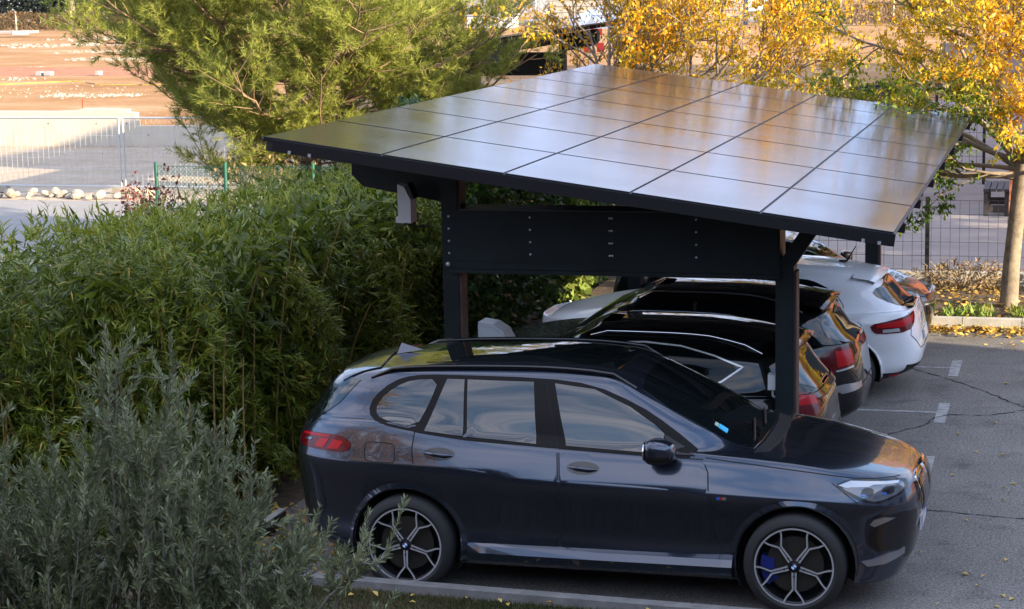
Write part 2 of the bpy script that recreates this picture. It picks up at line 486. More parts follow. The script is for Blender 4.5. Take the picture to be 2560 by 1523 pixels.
def wheel(root, x, y, side, R, rimR, w, spokes='y', ang0=-90, caliper=False, roundel=False):
    """side=-1: outer face looks to -Y.  wheel (rim) > tyre, brake_disc, hub_cap, caliper"""
    s = side; c = (x, y, R)
    rim = MB()
    rim.lathe([(rimR - .012, s * -.012), (rimR, -.002 * s), (rimR, s * -.02), (rimR - .02, s * -.03), (rimR - .035, s * -.18)], c, 48, 1)
    rim.lathe([(rimR - .013, s * .0005), (rimR - .001, s * .0005)], c, 64, 0)
    def bar(p0, p1, w0, w1, mi, t0, t1, th=.03):
        a = Vector((p0[0], 0, p0[1])); b = Vector((p1[0], 0, p1[1])); d = (b - a).normalized(); n_ = Vector((-d.z, 0, d.x))
        vs = []
        for P, W, T in ((a, w0, t0), (b, w1, t1)):
            for sg in (-1, 1): vs.append(P + n_ * sg * W / 2 + Vector((0, s * T, 0)))
            for sg in (-1, 1): vs.append(P + n_ * sg * W / 2 * .75 + Vector((0, s * (T - th), 0)))
        vs = [Vector(c) + v for v in vs]
        rim.add(vs, [(0, 1, 5, 4), (4, 5, 1, 0)][:1] if s < 0 else [(4, 5, 1, 0)], mi)
        rim.add(vs, [(0, 4, 6, 2), (1, 3, 7, 5), (2, 6, 7, 3)], 1)
    pol = lambda r, a: (r * math.cos(R_(a)), r * math.sin(R_(a)))
    for k in range(5):
        a = ang0 + 72 * k
        if spokes == 'y':
            for sg in (-1, 1):
                o = pol(.0095, a + 90 * sg)
                p0 = pol(.045, a); p1 = pol(rimR * .60, a)
                bar((p0[0] + o[0] * 1.25, p0[1] + o[1] * 1.25), (p1[0] + o[0], p1[1] + o[1]), .014, .012, 0, -.012, -.014)
                k1 = pol(rimR * .83, a + sg * 13.5); k2 = pol(rimR * .975, a + sg * 15.5)
                bar((p1[0] + o[0], p1[1] + o[1]), k1, .013, .012, 0, -.014, -.008)
                bar(k1, k2, .012, .013, 0, -.008, -.004)
            p0 = pol(.05, a); p1 = pol(rimR * .585, a); bar(p0, p1, .010, .010, 1, -.02, -.022)
            hp = pol(.075, a); rim.lathe([(.0, s * -.0085), (.008, s * -.0085)], (x + hp[0], y, R + hp[1]), 10, 1)
        else:
            p0 = pol(.05, a); p1 = pol(rimR * .97, a); bar(p0, p1, .075, .045, 0, -.02, -.008)
    rim.lathe([(.0, s * -.010), (.042, s * -.012), (.055, s * -.03)], c, 24, 1)
    wo = rim.build('wheel', [m_rimface, m_rimdark], root)
    ty = MB(); h = w
    ty.lathe([(rimR - .012, s * -.02), (rimR + .003, s * .002), (rimR + .02, s * .012), (R - .045, s * .008), (R - .018, s * -.008), (R - .004, s * -.03), (R, s * -.06), (R, s * -(h - .06)), (R - .02, s * -(h - .01)), (rimR, s * -h)], c, 56)
    ty.build('tyre', m_tyre, wo)
    dk = MB(); dk.lathe([(0, s * -.075), (rimR * .72, s * -.075), (rimR * .72, s * -.10), (0, s * -.10)], c, 40)
    dk.lathe([(0, s * -.16), (rimR, s * -.16)], c, 40, 1)
    dk.build('brake_disc', [m_disc, m_well], wo)
    if caliper:
        cb = MB(); pts = [pol(rimR * .52, 165 + i * 9) for i in range(7)]; pto = [pol(rimR * .86, 165 + i * 9) for i in range(7)]
        poly = [(x + p[0], R + p[1]) for p in pts] + [(x + p[0], R + p[1]) for p in reversed(pto)]
        cb.prism(poly, 'y', y + s * -.055, y + s * -.13); cb.build('brake_caliper', m_caliper, wo)
    cap = MB(); cap.lathe([(0, s * -.004), (.027, s * -.0045), (.03, s * -.008)], c, 24, 0)
    if roundel:
        for q in range(4):
            vs = [(x, y + s * -.0005, R)] + [(x + .019 * math.cos(R_(q * 90 + i * 15)), y + s * -.0005, R + .019 * math.sin(R_(q * 90 + i * 15))) for i in range(7)]
            fs = [(0, i, i + 1) for i in range(1, 7)]
            if s > 0: fs = [tuple(reversed(f)) for f in fs]
            cap.add(vs, fs, 1 if q % 2 else 2)
    cap.build('hub_cap', [m_glossblack, m_emb_blue, m_emb_white], wo)
    return wo

def underside(root, xr, xf, hw, wells, arch_r, zc):
    b = MB(); b.box(xr + .45, xf - .50, -hw + .22, hw - .22, .20, .28)
    b.build('underbody', m_well, root)
    for (wx, wz) in wells:
        for s in (-1, 1):
            w = MB(); n = 20; V = []; F = []
            for i in range(n + 1):
                a = R_(-25 + 230 * i / n)
                for y in (hw - .035, hw - .34): V.append((wx + (arch_r - .002) * math.cos(a), s * y, wz + (arch_r - .002) * math.sin(a)))
            for i in range(n): F.append((2 * i, 2 * i + 1, 2 * i + 3, 2 * i + 2))
            cen = len(V); V.append((wx, s * (hw - .34), wz))
            for i in range(n): F.append((2 * i + 1, cen, 2 * i + 3))
            w.add(V, F); w.build('wheel_well', m_well, root)
# ------------------------------------------------------------------ the large grey SUV in front (faces +X)
def mirror_blob(root, x, y, z, side, paint, sx=.185, sy=.11, sz=.095):
    me = bpy.data.meshes.new('door_mirror'); bm = bmesh.new()
    bmesh.ops.create_uvsphere(bm, u_segments=28, v_segments=16, radius=1.)
    for v in bm.verts:
        c = v.co
        n = 3.2
        L = (abs(c.x) ** n + abs(c.y) ** n + abs(c.z) ** n) ** (1 / n); c /= L
        if c.x < 0: c.x *= .55                       # flat glass side faces the rear
        c.x *= sx * (.72 if c.x > 0 else .9); c.y *= sy * (1 - .18 * max(0, c.x / sx)); c.z *= sz * (1 - .25 * max(0, c.x / sx))
    lo = [f for f in bm.faces if f.calc_center_median().z < -sz * .28]
    for f in bm.faces: f.smooth = True
    for f in lo: f.material_index = 1
    bm.to_mesh(me); bm.free(); me.materials.append(paint); me.materials.append(m_glossblack)
    o = link_mesh('door_mirror', me, root); o.location = (x, y, z); o.rotation_euler = (0, 0, R_(10) * side)
    arm = MB(); arm.tube([(x + .05, y + .02 * -side, z - .05), (x + .10, y - side * .12, z - .085)], [.035, .03], 8)
    a = arm.build('mirror_arm', m_glossblack, root)
    gl = MB(); gl.prism(chaikin([(y - sy * .85, z - sz * .7), (y + sy * .85, z - sz * .7), (y + sy * .85, z + sz * .75), (y - sy * .85, z + sz * .75)], 2), 'x', x - sx * .52, x - sx * .47)
    gl.build('mirror_glass', m_chrome, root)
    return o

def build_suv():
    root = empty('parked_suv', (0, 1.0, 0), 0, 'large dark blue grey SUV with silver Y spoke wheels parked along the near kerb', 'car')
    Lp = [
        (-2.22, 2.08, .80, 5, 5, [(0, .24)]),
        (-2.40, 2.20, .935, 5, 5, [(-2.4, .33), (-1.8, .26), (1.6, .235), (2.2, .215)]),
        (-2.47, 2.285, .950, 5, 4.0, [(-2.4, .40), (-1, .36), (1.2, .345), (2.3, .33)]),
        (-2.50, 2.315, .930, 5, 3.9, [(-2.4, .54), (0, .48), (2.3, .46)]),
        (-2.52, 2.345, .955, 5, 3.8, [(-2.4, .76), (-1, .72), (0, .69), (1.2, .67), (2.3, .64)]),
        (-2.53, 2.36, .997, 5, 3.65, [(-2.5, 1.00), (-1.2, .985), (-.5, .925), (.8, .885), (1.6, .85), (2.36, .76)]),
        (-2.525, 2.358, .984, 5, 3.65, [(-2.5, 1.04), (-1.2, 1.03), (-.5, .97), (.8, .925), (1.6, .885), (2.36, .80)]),
        (-2.51, 2.34, .945, 5, 3.65, [(-2.5, 1.13), (-1.5, 1.15), (-.5, 1.075), (.8, 1.015), (1.6, .955), (2.34, .89)]),
        (-2.47, 2.28, .903, 5, 3.7, [(-2.4, 1.22), (-1.7, 1.255), (-.5, 1.17), (.8, 1.11), (1.5, 1.045), (2.25, .965)]),
        (-2.44, 2.16, .872, 5, 4, [(-2.4, 1.27), (-1.7, 1.30), (-.5, 1.20), (.8, 1.145), (1.5, 1.085), (2.15, 1.005)]),
        (-2.43, 1.70, .858, 5, 4, [(-2.4, 1.285), (-1.7, 1.31), (-.5, 1.212), (.8, 1.16), (1.3, 1.13), (1.7, 1.095)]),
        (-2.42, 1.17, .848, 5, 4, [(-2.4, 1.30), (-1.7, 1.325), (-.5, 1.225), (.8, 1.17), (1.17, 1.165)]),
        (-2.36, .93, .800, 5, 4, [(-2.3, 1.40), (-.5, 1.37), (.5, 1.33), (.93, 1.30)]),
        (-2.28, .63, .738, 5, 4, [(-2.2, 1.52), (-.5, 1.51), (.63, 1.455)]),
        (-2.19, .38, .688, 5, 4, [(-2.1, 1.59), (-.5, 1.61), (.38, 1.565)]),
        (-2.13, .22, .645, 5, 4, [(-2.1, 1.615), (-1.6, 1.655), (-.5, 1.675), (.0, 1.655), (.22, 1.63)]),
        (-2.02, .10, .54, 5, 4, [(-2., 1.645), (-1.4, 1.695), (-.5, 1.718), (.0, 1.69), (.1, 1.675)]),
        (-1.75, -.12, .24, 4, 4, [(-1.75, 1.69), (-.7, 1.742), (-.1, 1.71)]),
    ]
    ax = [(-1.4875, .378), (1.4875, .378)]
    body, cast = car_body(root, Lp, m_paint_grey, ax, .445)
    underside(root, -2.5, 2.34, .985, ax, .445, .378)
    for side in (-1, 1):
        s = side
        for c in ax:
            arch_trim(root, cast, c, .432, .492, s, m_paint_grey, -14, 194)
            wheel(root, c[0], s * 1.0, s, .378, .292, .30, 'y', -90, caliper=(c[0] > 0), roundel=True)
        # glasshouse
        tr = [(-1.835, 1.36), (-1.80, 1.47), (-1.66, 1.585), (-1.50, 1.635), (-1.24, 1.65), (-.45, 1.652), (-.06, 1.615), (.28, 1.49), (.55, 1.335), (.82, 1.13), (.36, 1.14), (-.3, 1.165), (-1.0, 1.20), (-1.40, 1.24), (-1.74, 1.29)]
        patch('window_trim', cast, tr, m_pillar, root, side=s, off=.003, rnd=1)
        patch('side_window', cast, [(-1.77, 1.37), (-1.74, 1.455), (-1.63, 1.545), (-1.50, 1.60), (-1.28, 1.615), (-1.33, 1.45), (-1.42, 1.265), (-1.71, 1.315)], m_glassside, root, side=s, off=.007, rnd=1)
        patch('side_window', cast, [(-1.215, 1.618), (-1.075, 1.62), (-1.04, 1.225), (-1.345, 1.252)], m_glassside, root, side=s, off=.007)
        patch('side_window', cast, [(-1.05, 1.62), (-.525, 1.62), (-.465, 1.185), (-1.01, 1.222)], m_glassside, root, side=s, off=.007)
        patch('side_window', cast, [(-.36, 1.615), (-.05, 1.582), (.23, 1.467), (.43, 1.345), (.50, 1.285), (.485, 1.15), (-.235, 1.18)], m_glassside, root, side=s, off=.007)
        # doors
        rear = [(-1.42, 1.245), (-1.43, 1.12), (-1.40, .95), (-1.25, .80), (-1.12, .66), (-1.03, .50), (-1.0, .385), (-.285, .375), (-.275, .92), (-.30, 1.165), (-1.0, 1.20)]
        front = [(-.285, 1.163), (-.262, .92), (-.272, .375), (.98, .375), (.90, .62), (.86, .87), (.845, 1.04), (.80, 1.125), (.36, 1.137)]
        for ol in (rear, front):
            ribbon('door_seam', cast, ol, .009, m_seam, root, side=s, off=.0012, closed=True)
        ribbon('door_seam', cast, [(-.43, 1.63), (-.30, 1.165)], .008, m_seam, root, side=s, off=.0045)
        dr = patch('door', cast, [(-1.412, 1.235), (-1.422, 1.12), (-1.392, .952), (-1.243, .806), (-1.113, .664), (-1.022, .503), (-.994, .391), (-.292, .381), (-.282, .92), (-.307, 1.158), (-1.0, 1.192)], m_paint_grey, root, side=s, off=.0025, res=.06, skirt=.004)
        df = patch('door', cast, [(-.278, 1.156), (-.256, .92), (-.265, .381), (.972, .381), (.893, .62), (.853, .87), (.838, 1.037), (.795, 1.118), (.36, 1.13)], m_paint_grey, root, side=s, off=.0025, res=.06, skirt=.004)
        for par, hx, hz in ((dr, -1.21, 1.095), (df, -.09, 1.035)):
            el = [(hx + .125 * math.cos(t * math.pi / 10), hz + .047 * math.sin(t * math.pi / 10)) for t in range(20)]
            hd = patch('door_handle', cast, el, m_glossblack, par, side=s, off=.0045, skirt=.006)
            o_, d_ = to3((hx, hz), 'side', s); pos, nn = cast(o_, d_)
            hb = MB(); hb.tube([(hx - .11, pos.y - s * .008, hz + .004), (hx - .05, pos.y + s * .034, hz + .006), (hx + .04, pos.y + s * .036, hz), (hx + .115, pos.y - s * .006, hz - .012)], [.011, .017, .017, .010], 8)
            hb.build('handle_bar', m_paint_grey, par)
        ribbon('fuel_flap_seam' if s < 0 else 'panel_seam', cast, chaikin([(-1.82, 1.135), (-1.80, 1.155), (-1.60, 1.155), (-1.575, 1.135), (-1.562, 1.035), (-1.58, 1.01), (-1.79, 1.013), (-1.812, 1.035)], 1), .008, m_seam, root, side=s, off=.0015, closed=True)
        # sill, bumper lines
        sk = MB(); V = []; xs = [-1.0, -.9, -.6, 0, .6, .95, 1.03]; ty = [.0, .4, .8, 1, 1, 1, .9]
        for x, t in zip(xs, ty): V += [(x, s * .93, .425), (x, s * (.958 + .012 * t), .395), (x, s * (.972 + .030 * t), .345), (x, s * (.968 + .028 * t), .285), (x, s * .93, .245)]
        sk.add(V, [(i * 5 + k, i * 5 + k + 1, i * 5 + k + 6, i * 5 + k + 5) for i in range(len(xs) - 1) for k in range(4)]); sk.build('side_skirt', m_paint_grey, root)
        patch('quarter_panel', cast, [(-2.05, 1.585), (-1.94, 1.575), (-2.10, 1.40), (-2.34, 1.235), (-2.33, 1.30), (-2.2, 1.47)], m_glass, root, side=s, off=.005, res=.04)
        ribbon('bumper_seam', cast, [(1.93, .83), (1.80, .93), (1.74, .975)], .006, m_seam, root, side=s)
        ribbon('hood_seam', cast, [(.82, 1.135), (1.2, 1.095), (1.6, 1.045), (1.9, 1.0), (2.2, .975)], .008, m_seam, root, side=s)
        # head lamp
        hl = [(1.74, .955), (1.86, 1.0), (2.02, .985), (2.235, .965), (2.275, .90), (2.20, .85), (2.06, .815), (1.97, .835)]
        sock = patch('headlight', cast, hl, m_glossblack, root, side=s, off=.003, res=.03, rnd=1)
        patch('lamp_lens', cast, [(1.775, .955), (1.87, .988), (2.02, .972), (2.215, .953), (2.245, .90), (2.18, .862), (2.06, .832), (1.985, .85)], m_lampclear, sock, side=s, off=.006, res=.03, rnd=1)
        patch('light_strip', cast, [(1.785, .956), (1.87, .984), (2.02, .969), (2.20, .95), (2.19, .936), (2.03, .947), (1.99, .935), (1.88, .94), (1.84, .938)], m_lampwhite, sock, side=s, off=.010, res=.03)
        for q0 in (1.985, 2.125):
            patch('lamp_projector', cast, chaikin([(q0 - .042, .88), (q0 + .042, .872), (q0 + .05, .925), (q0 - .03, .934)], 1), m_glossblack, sock, side=s, off=.009, res=.025)
            patch('blue_accent', cast, [(q0 - .04, .878), (q0 - .005, .873), (q0 - .006, .886), (q0 - .036, .893)], m_lampblue, sock, side=s, off=.012, res=.02)
        # front corner intake
        vf = ('front', 2.36, .985, 3.75)
        patch('air_intake', cast, [(-.03, .70), (-.12, .735), (-.22, .725), (-.4, .735), (-.58, .72), (-.58, .50), (-.4, .44), (-.08, .45), (-.03, .55)], m_glossblack, root, view=vf, side=s, off=.004, res=.03, rnd=1)
        patch('intake_accent', cast, [(-.06, .665), (-.09, .70), (-.17, .715), (-.27, .70), (-.19, .675), (-.1, .645)], m_silver, root, view=vf, side=s, off=.010, res=.02)
        patch('bumper_lip', cast, [(.0, .385), (-.1, .395), (-.25, .43), (-.42, .445), (-.42, .40), (-.2, .35), (-.05, .345)], m_silver, root, view=vf, side=s, off=.012, res=.03)
        # side badge
        for q, mt in enumerate((m_lampblue, m_emb_blue, m_red, m_chrome)):
            x0 = .915 + q * .013 + (.0 if q < 3 else .002); w_ = .011 if q < 3 else .030
            patch('side_badge', cast, [(x0 + .006, .872), (x0 + w_ + .006, .872), (x0 + w_, .851), (x0, .851)], mt, root, side=s, off=.006, res=.02)
        # tail lamp
        vr = ('rear', -2.53, .99, 5)
        tl = patch('tail_light', cast, [(.29, 1.125), (.18, 1.185), (0, 1.185), (-.32, 1.175), (-.32, 1.07), (.02, 1.06), (.22, 1.06)], m_reddark, root, view=vr, side=s, off=.006, res=.035, rnd=1)
        patch('light_bar', cast, [(-.04, 1.145), (.06, 1.15), (.02, 1.08), (-.08, 1.08)], m_red, tl, view=vr, side=s, off=.010, res=.03)
        patch('light_bar', cast, [(.10, 1.15), (.20, 1.14), (.16, 1.08), (.06, 1.08)], m_red, tl, view=vr, side=s, off=.010, res=.03)
        patch('light_bar', cast, [(-.28, 1.168), (.07, 1.178), (.06, 1.160), (-.28, 1.152)], m_red, tl, view=vr, side=s, off=.010, res=.03)
        patch('reverse_lamp', cast, [(-.20, 1.135), (-.12, 1.137), (-.14, 1.12), (-.22, 1.12)], m_lampclear, tl, view=vr, side=s, off=.010, res=.03)
        mirror_blob(root, .50, s * 1.075, 1.215, s, m_paint_grey)
        patch('mirror_base', cast, [(.505, 1.28), (.53, 1.27), (.74, 1.145), (.52, 1.15)], m_plastic, root, side=s, off=.009)
        # roof rail
        rl = []
        for q in range(13):
            x = -1.85 + 2.1 * q / 12; o_, d_ = to3((x, s * .605), 'top', 1); pos, nn = cast(o_, d_)
            rl.append(pos + Vector((0, 0, .022 if 0 < q < 12 else -.01)))
        rb = MB(); rb.tube(rl, .017, 8); rb.build('roof_rail', m_glossblack, root)
    # glass front, rear, roof
    ws = [(1.14, -.60), (1.165, -.35), (1.17, 0), (1.165, .35), (1.14, .60), (.80, .665), (.50, .66), (.30, .60), (.255, .3), (.25, 0), (.255, -.3), (.30, -.60), (.50, -.66), (.80, -.665)]
    win = patch('windshield', cast, ws, m_glass, root, view='top', off=.005, res=.06)
    patch('windshield_sticker', cast, [(.93, -.585), (.865, -.585), (.865, -.525), (.93, -.525)], m_sticker, win, view='top', off=.0075, res=.03)
    patch('windshield_sticker', cast, [(.862, -.58), (.835, -.58), (.835, -.53), (.862, -.53)], m_stick2, win, view='top', off=.0075, res=.03)
    patch('cowl', cast, [(1.15, -.70), (1.19, -.35), (1.195, 0), (1.19, .35), (1.15, .70), (1.25, .62), (1.29, .3), (1.295, 0), (1.29, -.3), (1.25, -.62)], m_plastic, root, view='top', off=.004, res=.05)
    for y0, y1 in ((-.50, .02), (.05, .56)):
        wp = MB(); pts = []
        for q in range(8):
            x = 1.13 - .02 * q * (q > 0) - .0; y = y0 + (y1 - y0) * q / 7
            o_, d_ = to3((1.12 - .012 * q, y), 'top', 1); pos, nn = cast(o_, d_); pts.append(pos + nn * .022)
        wp.tube(pts, .009, 6); wp.build('wiper', m_plastic, root)
    patch('roof_glass', cast, [(.06, -.44), (.08, 0), (.06, .44), (-1.45, .45), (-1.50, 0), (-1.45, -.45)], m_glass, root, view='top', off=.004, res=.09)
    patch('rear_window', cast, chaikin([(-.62, 1.22), (-.60, 1.30), (-.54, 1.55), (0, 1.575), (.54, 1.55), (.60, 1.30), (.62, 1.22), (0, 1.20)], 1), m_glass, root, view='rear', off=.005, res=.07)
    patch('roof_spoiler', cast, [(-1.80, -.52), (-1.86, 0), (-1.80, .52), (-2.10, .56), (-2.17, .3), (-2.185, 0), (-2.17, -.3), (-2.10, -.56)], m_paint_grey, root, view='top', off=.012, res=.07, skirt=.03)
    fin = MB(); fin.add([(-1.62, 0, 1.715), (-1.83, .035, 1.68), (-1.83, -.035, 1.68), (-1.80, 0, 1.765)], [(0, 1, 3), (0, 3, 2), (1, 2, 3)], 0, False); fin.build('antenna_fin', m_paint_grey, root)
    # nose: kidney grille
    for s in (-1, 1):
        kid = [(s * .035, .69), (s * .035, .93), (s * .10, .955), (s * .36, .945), (s * .41, .90), (s * .36, .70), (s * .28, .655), (s * .09, .655)]
        fr = patch('grille', cast, kid, m_chrome, root, view='front', off=.022, res=.04, rnd=1, skirt=.03)
        inn = [(s * .055, .70), (s * .055, .918), (s * .11, .935), (s * .345, .927), (s * .385, .893), (s * .342, .715), (s * .27, .675), (s * .10, .675)]
        patch('grille_mesh', cast, inn, m_glossblack, fr, view='front', off=.026, res=.04, rnd=1)
        for q in range(8):
            y = s * (.085 + .038 * q)
            ribbon('grille_bar', cast, [(y, .69 + .004 * q), (y, .925)], .012, m_silver, fr, view='front', off=.036)
    patch('lower_grille', cast, [(-.55, .56), (.55, .56), (.62, .45), (.5, .36), (-.5, .36), (-.62, .45)], m_glossblack, root, view='front', off=.005, res=.06)
    npl = MB(); npl.box(2.335, 2.35, -.26, .26, .50, .61); npl.box(2.3505, 2.3515, -.26, -.215, .50, .61, 1); npl.box(2.3505, 2.3515, .215, .26, .50, .61, 1)
    npl.build('number_plate', [m_plate, m_plateblue], root)
    return root

# ------------------------------------------------------------------ generic hatch / crossover seen from the rear
def gen_loops(xr, xf, W, H, zs, xcowl, zcowl, xg, zg, xrf, xrr, hwr, znose):
    """xr/xf tail and nose, W half width, H height, zs char line height (rear, front), cowl, rear glass base, roof front/rear"""
    za, zb = zs
    return [
        (xr + .28, xf - .28, W - .16, 5, 4.5, [(0, .22)]),
        (xr + .10, xf - .13, W - .05, 5, 4, [(xr, .34), (xr + .8, .23), (xf - .8, .21), (xf, .20)]),
        (xr + .02, xf - .04, W - .02, 5.2, 3.8, [(xr, .40), (xf, .33)]),
        (xr + .00, xf - .015, W - .025, 5.2, 3.4, [(xr, .52), (xf, .46)]),
        (xr + .015, xf, W - .012, 5.2, 3.2, [(xr, .64), (xf, .60)]),
        (xr + .06, xf - .01, W, 5.2, 3.1, [(xr, za), (xf, zb)]),
        (xr + .075, xf - .02, W - .006, 5.2, 3.1, [(xr, za + .04), (xf, zb + .035)]),
        (xr + .11, xf - .07, W - .04, 5.2, 3.1, [(xr, za + .13), (0, za + .10), (xf, znose)]),
        (xg - .05, xf - .18, W - .085, 5.2, 3.2, [(xr, zg - .03), (0, zcowl - .06), (xcowl, zcowl - .06), (xf, znose + .06)]),
        (xg - .02, (xf + xcowl) / 2, W - .11, 5.2, 3.4, [(xr, zg - .01), (0, zcowl - .02), (xcowl, zcowl - .02), ((xf + xcowl) / 2, zcowl - .07)]),
        (xg, xcowl, W - .125, 5.2, 3.4, [(xr, zg + .02), (0, zcowl + .01), (xcowl, zcowl)]),
        (xg * .72 + xrr * .28, xcowl * .68 + xrf * .32, W - .17, 5.2, 3.6, [(xr, zg * .7 + H * .3 - .02), (xcowl, zcowl * .66 + H * .34 - .03)]),
        (xg * .40 + xrr * .60, xcowl * .34 + xrf * .66, W * .5 + hwr * .5 - .05, 5.2, 3.8, [(xr, zg * .36 + H * .64 - .035), (xcowl, zcowl * .32 + H * .68 - .04)]),
        (xg * .12 + xrr * .88, xcowl * .10 + xrf * .90, hwr + .045, 4.4, 4, [(xr, H - .165), (xrr + .5, H - .13), (0, H - .115), (xrf, H - .14)]),
        (xrr, xrf, hwr, 4.4, 4, [(xrr, H - .115), (xrr + .6, H - .065), (0, H - .06), (xrf, H - .085)]),
        (xrr + .12, xrf - .12, hwr - .10, 4.4, 4, [(xrr, H - .085), (xrr + .8, H - .025), (0, H - .02), (xrf - .12, H - .05)]),
        (xrr + .40, xrf - .35, hwr - .36, 4, 4, [(xrr, H - .05), (xrr + 1.0, H), (0, H), (xrf - .3, H - .02)]),
    ]

def plate_rear(root, cast, z0, z1, chars, mat_off=.012):
    """rear number plate; chars: strokes drawn as small dark bars"""
    o_, d_ = to3((0, (z0 + z1) / 2), 'rear', 1); pos, nn = cast(o_, d_)
    t = Matrix.Translation(pos + nn * mat_off) @ nn.to_track_quat('X', 'Z').to_matrix().to_4x4()
    b = MB(); h = (z1 - z0) / 2
    b.box(-.006, .004, -.26, .26, -h, h, 0, t)
    b.box(.0045, .0055, -.26, -.215, -h, h, 1, t); b.box(.0045, .0055, .215, .26, -h, h, 1, t)
    for (y, segs) in chars:
        for (a0, b0, a1, b1) in segs: b.box(.0045, .0058, y + a0, y + a1, b0, b1, 2, t)
    return b.build('number_plate', [m_plate, m_plateblue, m_ink], root)

def glyph(kind):
    w, h, s = .036, .036, .010
    seg = {'l': (-w / 2, -h, -w / 2 + s, h), 'r': (w / 2 - s, -h, w / 2, h), 't': (-w / 2, h - s, w / 2, h), 'm': (-w / 2, -s / 2, w / 2, s / 2), 'b': (-w / 2, -h, w / 2, -h + s),
           'tl': (-w / 2, 0, -w / 2 + s, h), 'br': (w / 2 - s, -h, w / 2, 0), 'tr': (w / 2 - s, 0, w / 2, h), 'bl': (-w / 2, -h, -w / 2 + s, 0), 'd': (-w / 3, -s / 2, w / 3, s / 2)}
    return [seg[k] for k in {'F': 'l t m', 'P': 'l t m tr', 'G': 'l t b br', '3': 'r t m b', '5': 'tl t m b br', '-': 'd', 'D': 'l t b r', 'L': 'l b'}[kind].split()]

def rear_car(name, loc, rz, label, paint, P, wheelR, axles, style):
    root = empty(name, loc, rz, label, 'car')
    loops = gen_loops(**P); ar = wheelR + .055
    ax = [(axles[0], wheelR), (axles[1], wheelR)]
    body, cast = car_body(root, loops, paint, ax, ar, n=120)
    underside(root, P['xr'], P['xf'], P['W'], ax, ar, wheelR)
    for s in (-1, 1):
        for c in ax: wheel(root, c[0], s * (P['W'] - .005), s, wheelR, wheelR * .72, .22, 'five')
    return root, cast

def both(fn):
    for s in (-1, 1): fn(s)
# ------------------------------------------------------------------ the four cars behind
def lamp_rear(cast, root, side, outer, inner, white=None, view='side'):
    t = patch('tail_light', cast, outer, m_reddark, root, view=view, side=side, off=.008, res=.035, rnd=1)
    patch('lamp_glow', cast, inner, m_red, t, view=view, side=side, off=.012, res=.03)
    if white: patch('lamp_white', cast, white, m_lampwhite, t, view=view, side=side, off=.012, res=.03)
    return t

def spoiler_slab(root, x0, x1, hw0, hw1, z0, z1, th, paint):
    """lip that carries the roof line on over the rear glass"""
    V, F = [], []; n = 14
    for i in range(n + 1):
        u = -1 + 2 * i / n; k = abs(u) ** 3
        for x, hw, z in ((x0, hw0, z0), ((x0 + x1) / 2, (hw0 + hw1) / 2, (z0 * .45 + z1 * .55)), (x1 + .10 * k, hw1, z1), (x1 + .02 + .10 * k, hw1 * .99, z1 - th), (x0, hw0 * .97, z0 - th * 2.2)):
            V.append((x, u * hw, z - .05 * k - .012 * u * u))
    for i in range(n):
        for j in range(4): F.append((i * 5 + j, i * 5 + j + 1, i * 5 + j + 6, i * 5 + j + 5))
    b = mesh_py('roof_spoiler', V, F, paint, root, smooth=True)
    b.data.polygons.foreach_set('use_smooth', [(k % 4) < 2 for k in range(len(F))])
    return b

def rear_wiper(root, cast, y0, z0, y1, z1):
    b = MB(); P = []
    for q in range(6):
        t = q / 5; o_, d_ = to3((y0 + (y1 - y0) * t, z0 + (z1 - z0) * t), 'rear', 1); pos, nn = cast(o_, d_); P.append(pos + nn * .03)
    b.tube(P, [.020, .014, .011, .010, .010, .008], 6)
    b.tube([P[0] - Vector((-.03, 0, 0)), P[0] + Vector((-.035, 0, 0.01))], .028, 8)
    return b.build('rear_wiper', m_plastic, root)

